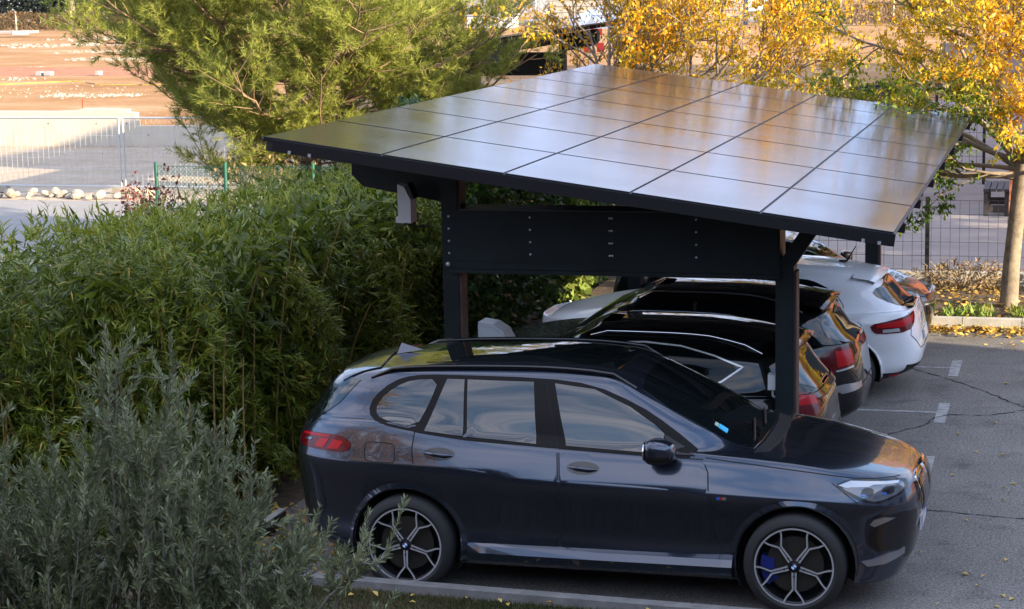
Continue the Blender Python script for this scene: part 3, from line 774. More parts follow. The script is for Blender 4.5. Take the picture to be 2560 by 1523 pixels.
def build_cars():
    # --- black crossover next to the SUV
    P = dict(xr=-2.10, xf=2.10, W=.885, H=1.575, zs=(.93, .82), xcowl=.95, zcowl=1.05, xg=-1.99, zg=1.03, xrf=.20, xrr=-1.62, hwr=.56, znose=.82)
    r, c = rear_car('parked_car', (-.68, 3.56, 0), math.pi, 'black crossover with a chrome window line parked right behind the front SUV', m_paint_black, P, .33, (-1.27, 1.30), 'five')
    def f(s):
        w = [(-1.33, 1.275), (-1.10, 1.36), (-.80, 1.43), (-.48, 1.455), (-.15, 1.445), (.2, 1.40), (.58, 1.27), (.98, 1.055), (.5, 1.03), (-.3, 1.06), (-1.02, 1.095), (-1.17, 1.16)]
        patch('side_window', c, w, m_glassdark, r, side=s, off=.004, rnd=1)
        ribbon('chrome_strip', c, [(-1.02, 1.09), (-1.17, 1.155), (-1.345, 1.278), (-1.10, 1.367), (-.80, 1.437), (-.48, 1.463), (-.15, 1.452), (.2, 1.407), (.58, 1.28)], .016, m_bright, r, side=s, off=.010, res=.03)
        ribbon('door_seam', c, [(-.50, 1.46), (-.47, 1.07), (-.44, .4)], .02, m_seam, r, side=s, off=.006)
        patch('window_grey_patch', c, [(-.55, 1.10), (-.95, 1.12), (-.98, 1.22), (-.60, 1.19)], m_patchgrey, r, side=s, off=.0045, res=.05)  # matt grey patch low on the side window
        v1 = ('rear', -2.10, .885, 5.2)
        lamp_rear(c, r, s, [(.18, 1.075), (-.05, 1.07), (-.30, 1.05), (-.30, .87), (-.05, .84), (.10, .92)], [(.12, 1.055), (-.05, 1.05), (-.27, 1.035), (-.27, .97), (-.05, .97), (.08, .985)], None, v1)
        patch('bumper_cladding', c, [(-.5, .60), (-.05, .62), (.2, .66), (.22, .36), (-.05, .36), (-.5, .40)], m_plastic, r, view=v1, side=s, off=.006)
        rl = []
        for q in range(11):
            x = .02 - 1.52 * q / 10; o_, d_ = to3((x, s * .555), 'top', 1); pos, nn = c(o_, d_); rl.append(pos + Vector((0, 0, .03 if 0 < q < 10 else -.01)))
        b = MB(); b.tube(rl, .016, 8); b.build('roof_rail', m_chrome, r)
    both(f)
    patch('rear_window', c, chaikin([(-.60, 1.08), (-.54, 1.34), (0, 1.38), (.54, 1.34), (.60, 1.08), (0, 1.05)], 1), m_glass, r, view='rear', off=.005, res=.07)
    patch('windshield', c, [(.93, -.55), (.95, 0), (.93, .55), (.3, .50), (.26, 0), (.3, -.50)], m_glass, r, view='top', off=.005, res=.08)
    spoiler_slab(r, -1.58, -1.86, .56, .54, 1.515, 1.46, .03, m_paint_black)
    rear_wiper(r, c, .05, 1.10, .50, 1.14)
    ribbon('tailgate_seam', c, [(-.62, 1.05), (-.66, .80), (-.5, .66), (.5, .66), (.66, .80), (.62, 1.05)], .012, m_seam, r, view='rear', off=.002)
    plate_rear(r, c, .80, .92, [(-.13, glyph('G')), (-.07, glyph('P')), (-.02, glyph('-')), (.04, glyph('3')), (.10, glyph('5'))])
    # --- black car with chrome roof rails
    P = dict(xr=-2.10, xf=2.10, W=.90, H=1.53, zs=(.92, .80), xcowl=.98, zcowl=1.02, xg=-1.97, zg=.98, xrf=.22, xrr=-1.60, hwr=.575, znose=.79)
    r2_, c2 = rear_car('parked_car', (-.65, 6.07, 0), math.pi, 'black hatchback with long chrome roof rails parked beside the white hatchback', m_paint_black, P, .33, (-1.30, 1.30), 'five')
    def f(s):
        w = [(-1.40, 1.05), (-1.25, 1.27), (-.95, 1.38), (-.48, 1.405), (-.10, 1.39), (.25, 1.33), (.62, 1.20), (.98, 1.02), (.4, 1.0), (-.6, 1.02)]
        patch('side_window', c2, w, m_glassdark, r2_, side=s, off=.004, rnd=1)
        ribbon('door_seam', c2, [(-.45, 1.42), (-.43, 1.0), (-.40, .4)], .03, m_plastic, r2_, side=s, off=.006)
        ribbon('chrome_strip', c2, [(-1.38, 1.035), (-.6, 1.005), (.4, .985), (.98, 1.0)], .014, m_chrome, r2_, side=s, off=.008)
        v2 = ('rear', -2.10, .90, 5.2)
        lamp_rear(c2, r2_, s, [(.16, .93), (.02, 1.02), (-.30, 1.02), (-.30, .83), (-.03, .775), (.08, .80)], [(-.02, .985), (-.26, .985), (-.27, .86), (-.04, .83)], [(-.02, .80), (-.26, .835), (-.26, .815), (-.03, .785)], v2)
        patch('bumper_sky_patch', c2, [(.06, .63), (-.12, .66), (-.42, .655), (-.42, .60), (-.10, .565)], m_silver, r2_, view=v2, side=s, off=.006, res=.03)  # silver patch painted for the sky reflected on the bumper shelf
        ribbon('bumper_strip', c2, [(.15, .265), (-.1, .30), (-.45, .33)], .024, m_chrome, r2_, view=v2, side=s, off=.008)
        rl = []
        for q in range(13):
            x = .12 - 1.62 * q / 12; o_, d_ = to3((x, s * .57), 'top', 1); pos, nn = c2(o_, d_); rl.append(pos + Vector((0, 0, .045 if 0 < q < 12 else -.01)))
        b = MB(); b.tube(rl, .02, 8); b.build('roof_rail', m_chrome, r2_)
    both(f)
    patch('rear_window', c2, chaikin([(-.62, 1.02), (-.55, 1.30), (0, 1.34), (.55, 1.30), (.62, 1.02), (0, 1.0)], 1), m_glass, r2_, view='rear', off=.005, res=.07)
    patch('windshield', c2, [(.95, -.56), (.97, 0), (.95, .56), (.33, .51), (.28, 0), (.33, -.51)], m_glass, r2_, view='top', off=.005, res=.08)
    spoiler_slab(r2_, -1.50, -1.80, .575, .55, 1.47, 1.425, .03, m_paint_black)
    rear_wiper(r2_, c2, -.02, 1.03, .42, 1.05)
    ribbon('tailgate_seam', c2, [(-.64, 1.0), (-.66, .80), (-.5, .62), (.5, .62), (.66, .80), (.64, 1.0)], .012, m_seam, r2_, view='rear', off=.002)
    plate_rear(r2_, c2, .68, .79, [])
    # --- white hatchback
    P = dict(xr=-2.18, xf=2.18, W=.907, H=1.447, zs=(.86, .76), xcowl=1.02, zcowl=.98, xg=-1.98, zg=.97, xrf=.22, xrr=-1.58, hwr=.56, znose=.74)
    r3, c3 = rear_car('parked_car', (-.33, 8.5, 0), math.pi, 'white hatchback with a thin roof aerial parked under the carport', m_paint_white, P, .325, (-1.38, 1.29), 'five')
    def f(s):
        w = [(-1.315, 1.045), (-1.20, 1.20), (-1.05, 1.272), (-.9, 1.305), (-.4, 1.33), (0, 1.305), (.35, 1.215), (.88, 1.0), (.4, .98), (-.6, 1.02)]
        patch('side_window', c3, w, m_glass, r3, side=s, off=.004, rnd=1)
        ribbon('door_seam', c3, [(-1.22, 1.21), (-1.34, 1.04), (-1.345, .98), (-1.25, .84), (-1.10, .72)], .008, m_seam, r3, side=s)
        ribbon('door_seam', c3, [(-.30, 1.33), (-.27, 1.0), (-.25, .35)], .010, m_seam, r3, side=s, off=.006)
        v3 = ('rear', -2.18, .907, 5.2)
        lamp_rear(c3, r3, s, [(.28, .855), (.08, .89), (-.12, .925), (-.40, .968), (-.42, .94), (-.32, .86), (-.18, .765), (.2, .75), (.25, .78)],
                  [(.22, .85), (.06, .872), (-.12, .90), (-.34, .935), (-.28, .87), (-.12, .82), (.2, .82)], [(.14, .80), (-.04, .81), (-.06, .775), (.14, .765)], v3)
        patch('bumper_lower', c3, [(.22, .31), (-.05, .315), (-.3, .37), (-.55, .40), (-.55, .25), (-.1, .205), (.22, .205)], m_plastic, r3, view=v3, side=s, off=.006, res=.03)
        patch('reflector', c3, [(.05, .285), (-.13, .305), (-.13, .255), (.04, .24)], m_red, r3, view=v3, side=s, off=.010, res=.03)
        arch_trim(r3, c3, (-1.38, .325), .372, .40, s, m_paint_white, -5, 185, .006)
        mirror_blob(r3, .62, s * 1.0, 1.02, s, m_paint_white, .13, .09, .075)
    both(f)
    patch('rear_window', c3, chaikin([(-.62, 1.15), (-.55, 1.03), (-.38, .985), (0, .97), (.38, .985), (.55, 1.03), (.62, 1.15), (.54, 1.22), (0, 1.28), (-.54, 1.22)], 1), m_glass, r3, view='rear', off=.005, res=.06)
    patch('windshield', c3, [(.99, -.56), (1.01, 0), (.99, .56), (.33, .51), (.28, 0), (.33, -.51)], m_glass, r3, view='top', off=.005, res=.08)
    spoiler_slab(r3, -1.42, -1.76, .57, .55, 1.385, 1.335, .03, m_paint_white)
    rear_wiper(r3, c3, -.02, .99, .38, 1.01)
    patch('bumper_lower', c3, [(-.70, .40), (.70, .40), (.66, .25), (-.66, .25)], m_plastic, r3, view='rear', off=.006)
    ribbon('tailgate_seam', c3, [(-.60, .96), (-.66, .72), (-.5, .56), (.5, .56), (.66, .72), (.60, .96)], .010, m_seam, r3, view='rear', off=.002)
    plate_rear(r3, c3, .60, .71, [])
    emb = MB(); o_, d_ = to3((0, .86), 'rear', 1); pos, nn = c3(o_, d_)
    emb.add([pos + nn * .012 + Vector((0, 0, .05)), pos + nn * .012 + Vector((0, .035, 0)), pos + nn * .012 - Vector((0, 0, .05)), pos + nn * .012 - Vector((0, .035, 0))], [(0, 1, 2, 3)]); emb.build('emblem', m_chrome, r3)
    an = MB(); an.tube([(-1.22, 0, 1.405), (-1.30, 0, 1.43), (-1.40, 0, 1.60)], [.035, .014, .005], 6); an.build('roof_aerial', m_plastic, r3)
    # --- dark car beyond, nose to the right
    P = dict(xr=-2.0, xf=2.0, W=.86, H=1.43, zs=(.85, .70), xcowl=1.05, zcowl=.95, xg=-1.82, zg=.95, xrf=.32, xrr=-1.4, hwr=.53, znose=.68)
    r4, c4 = rear_car('parked_car', (-.21, 11.05, 0), 0, 'dark grey car beyond the white hatchback with its bonnet and headlight facing right', m_paint_dark, P, .31, (-1.2, 1.25), 'five')
    def f(s):
        w = [(-1.5, 1.0), (-1.2, 1.22), (-.7, 1.31), (-.1, 1.315), (.35, 1.22), (.95, .97), (.4, .95), (-.6, .97)]
        patch('side_window', c4, w, m_glass, r4, side=s, off=.004, rnd=1)
        hl = patch('headlight', c4, [(1.55, .70), (1.72, .74), (1.90, .70), (1.97, .60), (1.80, .575)], m_lampclear, r4, side=s, off=.006, res=.03, rnd=1)
        patch('lamp_reflector', c4, [(1.60, .69), (1.72, .72), (1.84, .69), (1.78, .61)], m_lampwhite, hl, side=s, off=.010, res=.03)
        ribbon('hood_seam', c4, [(1.0, .93), (1.4, .86), (1.7, .76), (1.92, .70)], .008, m_seam, r4, side=s)
        ribbon('bumper_strip', c4, [(1.5, .28), (1.8, .27), (1.98, .30)], .03, m_silver, r4, side=s, off=.01)
        mirror_blob(r4, .80, s * .95, .99, s, m_paint_dark, .12, .09, .07)
    both(f)
    patch('windshield', c4, [(1.02, -.55), (1.04, 0), (1.02, .55), (.42, .50), (.38, 0), (.42, -.50)], m_glass, r4, view='top', off=.005, res=.07)
    patch('grille', c4, [(-.45, .60), (.45, .60), (.42, .48), (-.42, .48)], m_glossblack, r4, view='front', off=.006)
    ribbon('chrome_strip', c4, [(-.48, .615), (.48, .615)], .02, m_chrome, r4, view='front', off=.01)

# ------------------------------------------------------------------ solar carport
m_steel = M('anthracite steel', (.013, .019, .021), rough=.5, spec=.2, var=.2, vscale=3)
m_steeltop = M('paler anthracite steel', (.035, .037, .038), rough=.5, var=.35, vscale=6)  # paler; on the beam tops it stands for light from the sky
m_bolt = M('zinc bolt', (.42, .44, .45), rough=.45, metal=.7, var=.3, vscale=40)
m_pvframe = M('black panel frame', (.005, .005, .007), rough=.5, spec=.3)
m_rail = M('rail dark', (.01, .01, .012), rough=.5)
m_warmface = M('brown warm light on post', (.07, .04, .028), rough=.7, var=.25, vscale=8)  # brown that stands for warm light off the orange building
m_whitebox = M('white enamel box', (.62, .64, .66), rough=.4, coat=.3)
m_whitebox2 = M('grey box edge', (.56, .57, .58), rough=.5)

def pv_material():
    m, n, l, p = nodemat('solar cell glass')
    g = n.new('ShaderNodeNewGeometry')
    t = n.new('ShaderNodeTexNoise'); t.inputs['Scale'].default_value = 1.3; t.inputs['Detail'].default_value = 5
    r = n.new('ShaderNodeMapRange'); r.inputs['From Min'].default_value = .35; r.inputs['From Max'].default_value = .7
    r.inputs['To Min'].default_value = .11; r.inputs['To Max'].default_value = .18
    l.new(g.outputs['Position'], t.inputs['Vector']); l.new(t.outputs['Fac'], r.inputs['Value']); l.new(r.outputs['Result'], p.inputs['Roughness'])
    p.inputs['Base Color'].default_value = (.020, .021, .032, 1); p.inputs['Specular IOR Level'].default_value = .6; p.inputs['Specular Tint'].default_value = (.76, .80, 1, 1)
    b = n.new('ShaderNodeBump'); b.inputs['Strength'].default_value = .03; b.inputs['Distance'].default_value = .01
    t2 = n.new('ShaderNodeTexNoise'); t2.inputs['Scale'].default_value = 3.5; t2.inputs['Detail'].default_value = 2
    l.new(g.outputs['Position'], t2.inputs['Vector']); l.new(t2.outputs['Fac'], b.inputs['Height']); l.new(b.outputs['Normal'], p.inputs['Normal'])
    return m
m_pv = pv_material()

TILT, RX0, RY0, RZ0, RW, RD = .1396, -2.872, .842, 3.436, 5.04, 12.0
def build_carport():
    root = empty('solar_carport', (0, 0, 0), 0, 'dark steel carport with a sloping roof of solar panels over the row of cars', 'carport')
    ct, st = math.cos(TILT), math.sin(TILT)
    T = Matrix(((ct, 0, st, RX0), (0, 1, 0, RY0), (-st, 0, ct, RZ0), (0, 0, 0, 1)))      # roof frame: u along slope, v along +Y, w up
    pw, pd = RW / 5, RD / 7
    first = None
    for i in range(5):
        for j in range(7):
            b = MB(); g = .007; gv = .014
            b.box(g, pw - g, gv, pd - gv, -.036, -.003, 0)
            b.box(g + .005, pw - g - .005, gv + .010, pd - gv - .010, -.004, 0, 1)
            if first is None:
                first = b.build('solar_panel', [m_pvframe, m_pv], root); o = first
            else:
                o = first.copy(); COL.objects.link(o); o.parent = root
            o.matrix_local = T @ Matrix.Translation((i * pw, j * pd, 0))
    def tb(name, mats, boxes):
        b = MB()
        for bx in boxes: b.box(*bx[:6], bx[6] if len(bx) > 6 else 0, T)
        return b.build(name, mats, root)
    for j in range(8):                                   # rails along the slope with hanging ends
        v = min(max(j * pd, .05), RD - .05)
        tb('roof_rail', m_rail, [(.04, RW - .02, v - .04, v + .04, -.11, -.04)])
        if j < 7: tb('roof_rail', m_rail, [(.04, RW + .02, v + pd * .5 - .04, v + pd * .5 + .04, -.115, -.04)])
    for i in range(6):
        u = min(max(i * pw, .006), RW - .006)
        tb('joint_cover', m_steeltop, [(u - .009, u + .009, .0, RD, -.028, -.008)])
    tb('edge_fascia', m_pvframe, [(.10, RW + .01, -.012, -.002, -.105, -.012)])
    tb('edge_fascia', m_pvframe, [(.05, RW - .05, RD + .002, RD + .012, -.125, -.012)])
    for u in (.25, .42, RW - .22, RW - .10):             # white bolt heads near the front corners
        tb('bolt', m_bolt, [(u - .012, u + .012, -.022, -.012, -.105, -.08)])
    def roofz(x): return RZ0 - (x - RX0) * math.tan(TILT)
    for k, y in enumerate((2.3, 9.9)):
        for x0, x1 in ((-1.81, -1.67), (1.045, 1.195)):
            b = MB(); zt = roofz((x0 + x1) / 2) - .20 if x0 < 0 else 2.27
            b.box(x0, x1, y - .10, y + .10, 0, zt); b.box(x0 - .05, x1 + .05, y - .16, y + .16, 0, .02)
            b.build('post', m_steel, root)
            b = MB(); b.box(x1, x1 + .022, y - .085, y + .085, .9, zt - .05); b.build('post_warm_face', m_warmface, root)  # thin strip, the orange building's light put into its brown
        b = MB()
        b.box(-1.77, 1.07, y - .135, y - .125, 2.27, 2.70)                       # bolted front plate
        b.box(-1.80, 1.085, y - .125, y + .22, 2.20, 2.69, 0)
        b.box(-1.74, 1.085, y - .15, y + .24, 2.165, 2.199, 0)
        b.build('cross_beam', m_steel, root)
        b = MB(); b.box(-1.64, 1.04, y - .14, y + .24, 2.703, 2.712); b.build('beam_lit_top', m_steeltop, root)  # paler slab, skylight on the beam's top put into its colour
        for bx in (-1.735, -1.02, -.335, -.315, .395):
            for bz in (2.335, 2.44, 2.545, 2.65):
                b = MB(); b.lathe([(0, 0), (.007, .001), (.0095, .003), (.0095, .011)], (bx, y - .148, bz), 8); b.build('bolt', m_bolt, root)
        b = MB(); b.lathe([(0, 0), (.018, .004), (.02, .04)], (-1.75, y - .15, 2.24), 10); b.build('bolt', m_bolt, root)
        # arms that carry the roof past the posts
        b = MB(); z_ = lambda x: roofz(x) - .13
        b.prism([(-1.83, z_(-1.83)), (-2.62, z_(-2.62)), (-2.68, z_(-2.68) - .10), (-2.68, z_(-2.68) - .30), (-2.58, z_(-2.58) - .39), (-1.83, 2.74)], 'y', y + .10, y + .42)
        b.build('roof_arm', m_steel, root)
        b = MB(); b.prism([(1.055, 2.271), (1.20, 2.271), (1.48, 2.69), (1.34, 2.705)], 'y', y - .10, y + .10); b.build('roof_arm', m_steel, root)
        b = MB(); b.box(-2.45, 1.9, y - .07, y + .13, -.30, -.131, 0, Matrix(((ct, 0, st, 0), (0, 1, 0, 0), (-st, 0, ct, RZ0 + RX0 * math.tan(TILT)), (0, 0, 0, 1))) @ Matrix.Translation((0, 0, 0)))
        if k == 1: b.build('roof_arm', m_steel, root)
    for x in (-1.74, 1.12):                              # two long beams under the rails
        z = roofz(x) - .14
        b = MB(); b.box(x - .06, x + .06, 2.7, 12.5, z - .20, z); b.build('long_beam', m_steel, root)
    return root

def build_boxes():
    # inverter hung on the left post
    r = empty('inverter_box', (-2.12, 2.20, 2.59), 0, 'pale grey wall box with a slanted dark top hanging beside the left carport post', 'box')
    b = MB(); b.prism([(-.06, .0), (.055, .0), (.055, .20), (.0, .31), (-.06, .33)], 'y', -.06, .10); b.box(-.085, -.061, -.05, .09, .0, .05); b.build('housing', m_whitebox2, r)
    b = MB(); b.prism([(.058, .20), (.004, .312), (.03, .34), (.085, .21)], 'y', -.055, .09); b.build('cover', m_rail, r)
    b = MB(); b.tube([(-.02, .0, .0), (-.02, .0, -.03)], .014, 8); b.tube([(.03, 0, 0), (.035, 0, -.03), (.07, .02, -.04), (.2, .02, -.03)], .008, 6); b.build('cable', m_rail, r)
    # charging station behind the SUV roof, right of the left post
    r = empty('charging_station', (-1.50, 2.72, .0), 0, 'white rounded charging station standing at the left carport post behind the grey SUV', 'charger')
    b = MB(); o = [(-.13, 0), (.16, 0), (.16, 1.36), (.13, 1.48), (.08, 1.56), (.0, 1.61), (-.13, 1.63)]
    b.prism(o, 'y', -.10, .09); ob = b.build('housing', m_whitebox, r)
    b = MB(); b.prism([(-.131, 1.632), (.0, 1.612), (.08, 1.562), (.13, 1.482), (.165, 1.36), (.18, 1.36), (.145, 1.49), (.09, 1.585), (.0, 1.64), (-.131, 1.66)], 'y', -.09, .16); b.build('rim', m_whitebox2, r)
    # small socket box on the right post
    r = empty('socket_box', (1.0, 2.3, 1.20), 0, 'small white socket box fixed to the side of the right carport post', 'box')
    b = MB(); b.box(-.025, .043, -.05, .05, .02, .15); b.build('housing', m_whitebox, r)
    b = MB(); b.tube([(.012, -.02, .02), (.012, -.02, -.03), (.03, -.02, -.045)], .010, 8); b.build('hook', m_whitebox2, r)
# ------------------------------------------------------------------ vegetation
m_bark = M('grey brown bark', (.20, .155, .11), rough=.9, var=.45, vscale=14, bump=.5, bscale=45)
m_barkpale = M('pale smooth bark', (.215, .17, .122), rough=.85, var=.35, vscale=9, bump=.3, bscale=40)
m_twig = M('pine twig bark', (.26, .17, .10), rough=.9, var=.3, vscale=20)
m_cane = M('yellow bamboo cane', (.26, .17, .05), rough=.5, var=.35, vscale=9)
m_olivewood = M('olive twig', (.19, .175, .14), rough=.85, var=.3, vscale=12)
m_needle = leafmat('pine needles', [(.14, .17, .03), (.25, .28, .05), (.35, .37, .075), (.46, .45, .11)], .4, .5, .3)
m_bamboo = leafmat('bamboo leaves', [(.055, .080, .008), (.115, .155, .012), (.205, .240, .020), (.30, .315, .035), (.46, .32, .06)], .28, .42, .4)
m_olive = leafmat('olive leaves', [(.115, .138, .058), (.170, .195, .090), (.23, .25, .125), (.36, .36, .21)], .18, .45, .45)
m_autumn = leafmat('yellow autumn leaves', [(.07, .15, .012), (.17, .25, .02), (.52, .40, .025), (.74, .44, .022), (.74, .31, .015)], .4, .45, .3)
m_ivy = leafmat('ivy leaves', [(.02, .045, .010), (.04, .085, .016), (.085, .16, .022), (.19, .26, .03)], .3, .35, .5)
m_redleaf = leafmat('red shrub leaves', [(.035, .014, .016), (.07, .016, .02), (.18, .03, .03), (.36, .10, .06)], .3, .5, .3)
m_dry = leafmat('dry brush', [(.14, .09, .05), (.23, .155, .085), (.33, .23, .12), (.10, .11, .04)], .1, .8, .2)
m_darkhedge = leafmat('far dark hedge leaves', [(.018, .028, .022), (.03, .042, .034), (.05, .062, .05)], .1, .6, .2)
m_litter = leafmat('fallen leaves', [(.20, .09, .02), (.42, .24, .05), (.55, .36, .07), (.62, .46, .14)], .15, .6, .3)
m_grass = leafmat('verge grass', [(.035, .05, .012), (.06, .075, .02), (.11, .10, .04), (.20, .15, .07)], .2, .6, .3)
m_weed = leafmat('green weeds', [(.10, .17, .03), (.17, .25, .05), (.27, .30, .08)], .25, .6, .3)

def rdir(n, el0, el1, az0=0., az1=2 * math.pi):
    az = rng.uniform(az0, az1, n); el = rng.uniform(el0, el1, n)
    return np.stack([np.cos(az) * np.cos(el), np.sin(az) * np.cos(el), np.sin(el)], 1)

def build_pine():
    loc = np.array([-8.9, 17.6, 0.])
    root = empty('pine_tree', tuple(loc), 0, 'big light green pine with long needles beyond the bamboo hedge', 'tree')
    tr = MB(); H = 9.2
    tp = [Vector((.12 * math.sin(z * .9), .10 * math.cos(z * .7) - .1, z)) for z in np.linspace(0, H, 12)]
    tr.tube(tp, [.20 - .18 * i / 11 for i in range(12)], 9)
    wood = MB(); twp, twd, tws = [], [], []
    nl = 170
    for k in range(nl):
        z = 1.2 + (H - 1.6) * ((k + random.random()) / nl) ** 1.15
        az = k * 2.39996 + random.uniform(-.3, .3)
        L = (3.55 if z < 4.2 else 3.55 * max(.25, 1 - (z - 4.2) / 6.2)) * random.uniform(.72, 1.08)
        if z < 2.2: L *= .72
        if k in (26, 31, 37, 43): az, L, z = math.pi + (k - 34) * .05, 3.8, 2.0 + (k - 26) * .1
        d = Vector((math.cos(az), math.sin(az), random.uniform(-.05, .55)))
        st = Vector((.12 * math.sin(z * .9), .10 * math.cos(z * .7) - .1, z)); P = []
        droop = random.uniform(-.9, .2)
        for i in range(9):
            t = i / 8
            P.append(st + d * (L * t) + Vector((0, 0, droop * t * (1 - t) * 1.6 + .5 * t ** 3 * random.uniform(.6, 1.))) + Vector((random.uniform(-1, 1), random.uniform(-1, 1), random.uniform(-1, 1))) * .05)
        wood.tube(P, [.035 * (L / 3.5) * (1 - .85 * i / 8) + .004 for i in range(9)], 5)
        nsub = int(6 + L * 4.2)
        for q in range(nsub):
            t = .22 + .78 * (q + random.random()) / nsub
            i0 = min(int(t * 8), 7); f = t * 8 - i0; b = P[i0].lerp(P[i0 + 1], f); ax = (P[i0 + 1] - P[i0]).normalized()
            sd_ = ax.cross(Vector((0, 0, 1))).normalized() * (1 if q % 2 else -1)
            dd = (ax * random.uniform(.35, .9) + sd_ * random.uniform(.3, 1.) + Vector((0, 0, random.uniform(-.25, .6)))).normalized()
            sl = L * random.uniform(.12, .26) * (1.35 - t * .6) + .12
            S = [b + dd * (sl * j / 4) + Vector((0, 0, .10 * (j / 4) ** 2)) for j in range(5)]
            wood.tube(S, [.010, .008, .007, .005, .003], 4, caps=False)
            for j in range(2, 5):
                for m in range(5):
                    td = (dd * .7 + Vector((random.gauss(0, .55), random.gauss(0, .55), random.gauss(.38, .4)))).normalized()
                    twp.append(S[j]); twd.append(td); tws.append(random.uniform(.14, .32))
    tr.build('trunk', m_bark, root); wood.build('branch', m_twig, root)
    twp, twd, tws = np.array(twp), np.array(twd), np.array(tws)
    n = len(twp); per = 24
    tt = rng.uniform(.15, 1, (n, per)); base = twp[:, None] + twd[:, None] * (tws[:, None, None] * tt[..., None])
    nd = unit(twd[:, None] * rng.uniform(.5, 1.1, (n, per, 1)) + rng.normal(size=(n, per, 3)) * .52 + [0, 0, .06])
    L = rng.uniform(.08, .14, (n, per, 1)); sv = unit(np.cross(nd, rng.normal(size=(n, per, 3)))) * .0045
    V = np.stack([base - sv, base + sv, base + nd * L], 2).reshape(-1, 3)
    tint = np.repeat(np.clip(rng.beta(2, 2, n) * .9 + (twp[:, 2] - 3) * .02, 0, 1), per)
    tint = np.clip(tint + rng.normal(0, .1, len(tint)), 0, 1)
    np_mesh('needles', V, 3, m_needle, tint, root)
    # a few cones
    for k in rng.choice(n, 12):
        cn = MB(); p = Vector(twp[k]); cn.lathe([(0, -.04), (.018, -.03), (.024, 0), (.014, .03), (0, .045)], (p.x, p.y, p.z), 8, axis='z')
        cn.build('cone', m_twig, root)

def hedge_surface(n, box, top, wob=.3, share=(.42, .33, .25), depth=.22):
    """points on the bumpy top, +X face and -Y face of a hedge; returns points and outward normals"""
    x0, x1, y0, y1 = box
    out, nr = [], []
    def w(a, b): return np.sin(a * 2.1 + 1.3 * np.sin(b * 1.7)) * .5 + np.sin(a * 5.3 + b * 3.1) * .28 + np.sin(a * 9.7 - b * 6.1) * .22
    k = [int(n * s) for s in share]
    x = rng.uniform(x0, x1, k[0]); y = rng.uniform(y0, y1, k[0]); z = top(x, y) + w(x, y) * wob * .6
    out.append(np.stack([x, y, z], 1)); nr.append(np.tile([0, 0, 1.], (k[0], 1)))
    y = rng.uniform(y0, y1, k[1]); u = rng.uniform(.0, 1, k[1]) ** .8; x = x1 + w(y, u * 3) * wob * .55 - .5 * np.clip(u - .72, 0, 1) ** 1.5 * 2
    out.append(np.stack([x, y, u * top(np.full_like(y, x1), y)], 1)); nr.append(np.tile([1., 0, .25], (k[1], 1)))
    x = rng.uniform(x0, x1, k[2]); u = rng.uniform(.0, 1, k[2]) ** .8; y = y0 + w(x, u * 3) * wob * .8 + .6 * np.clip(u - .65, 0, 1) ** 1.5 * 2
    out.append(np.stack([x, y, u * top(x, np.full_like(x, y0))], 1)); nr.append(np.tile([0, -1., .3], (k[2], 1)))
    P, N = np.concatenate(out), np.concatenate(nr)
    P = P - N * rng.exponential(depth, (len(P), 1))
    P[:, 2] = np.maximum(P[:, 2], .05)
    return P, N

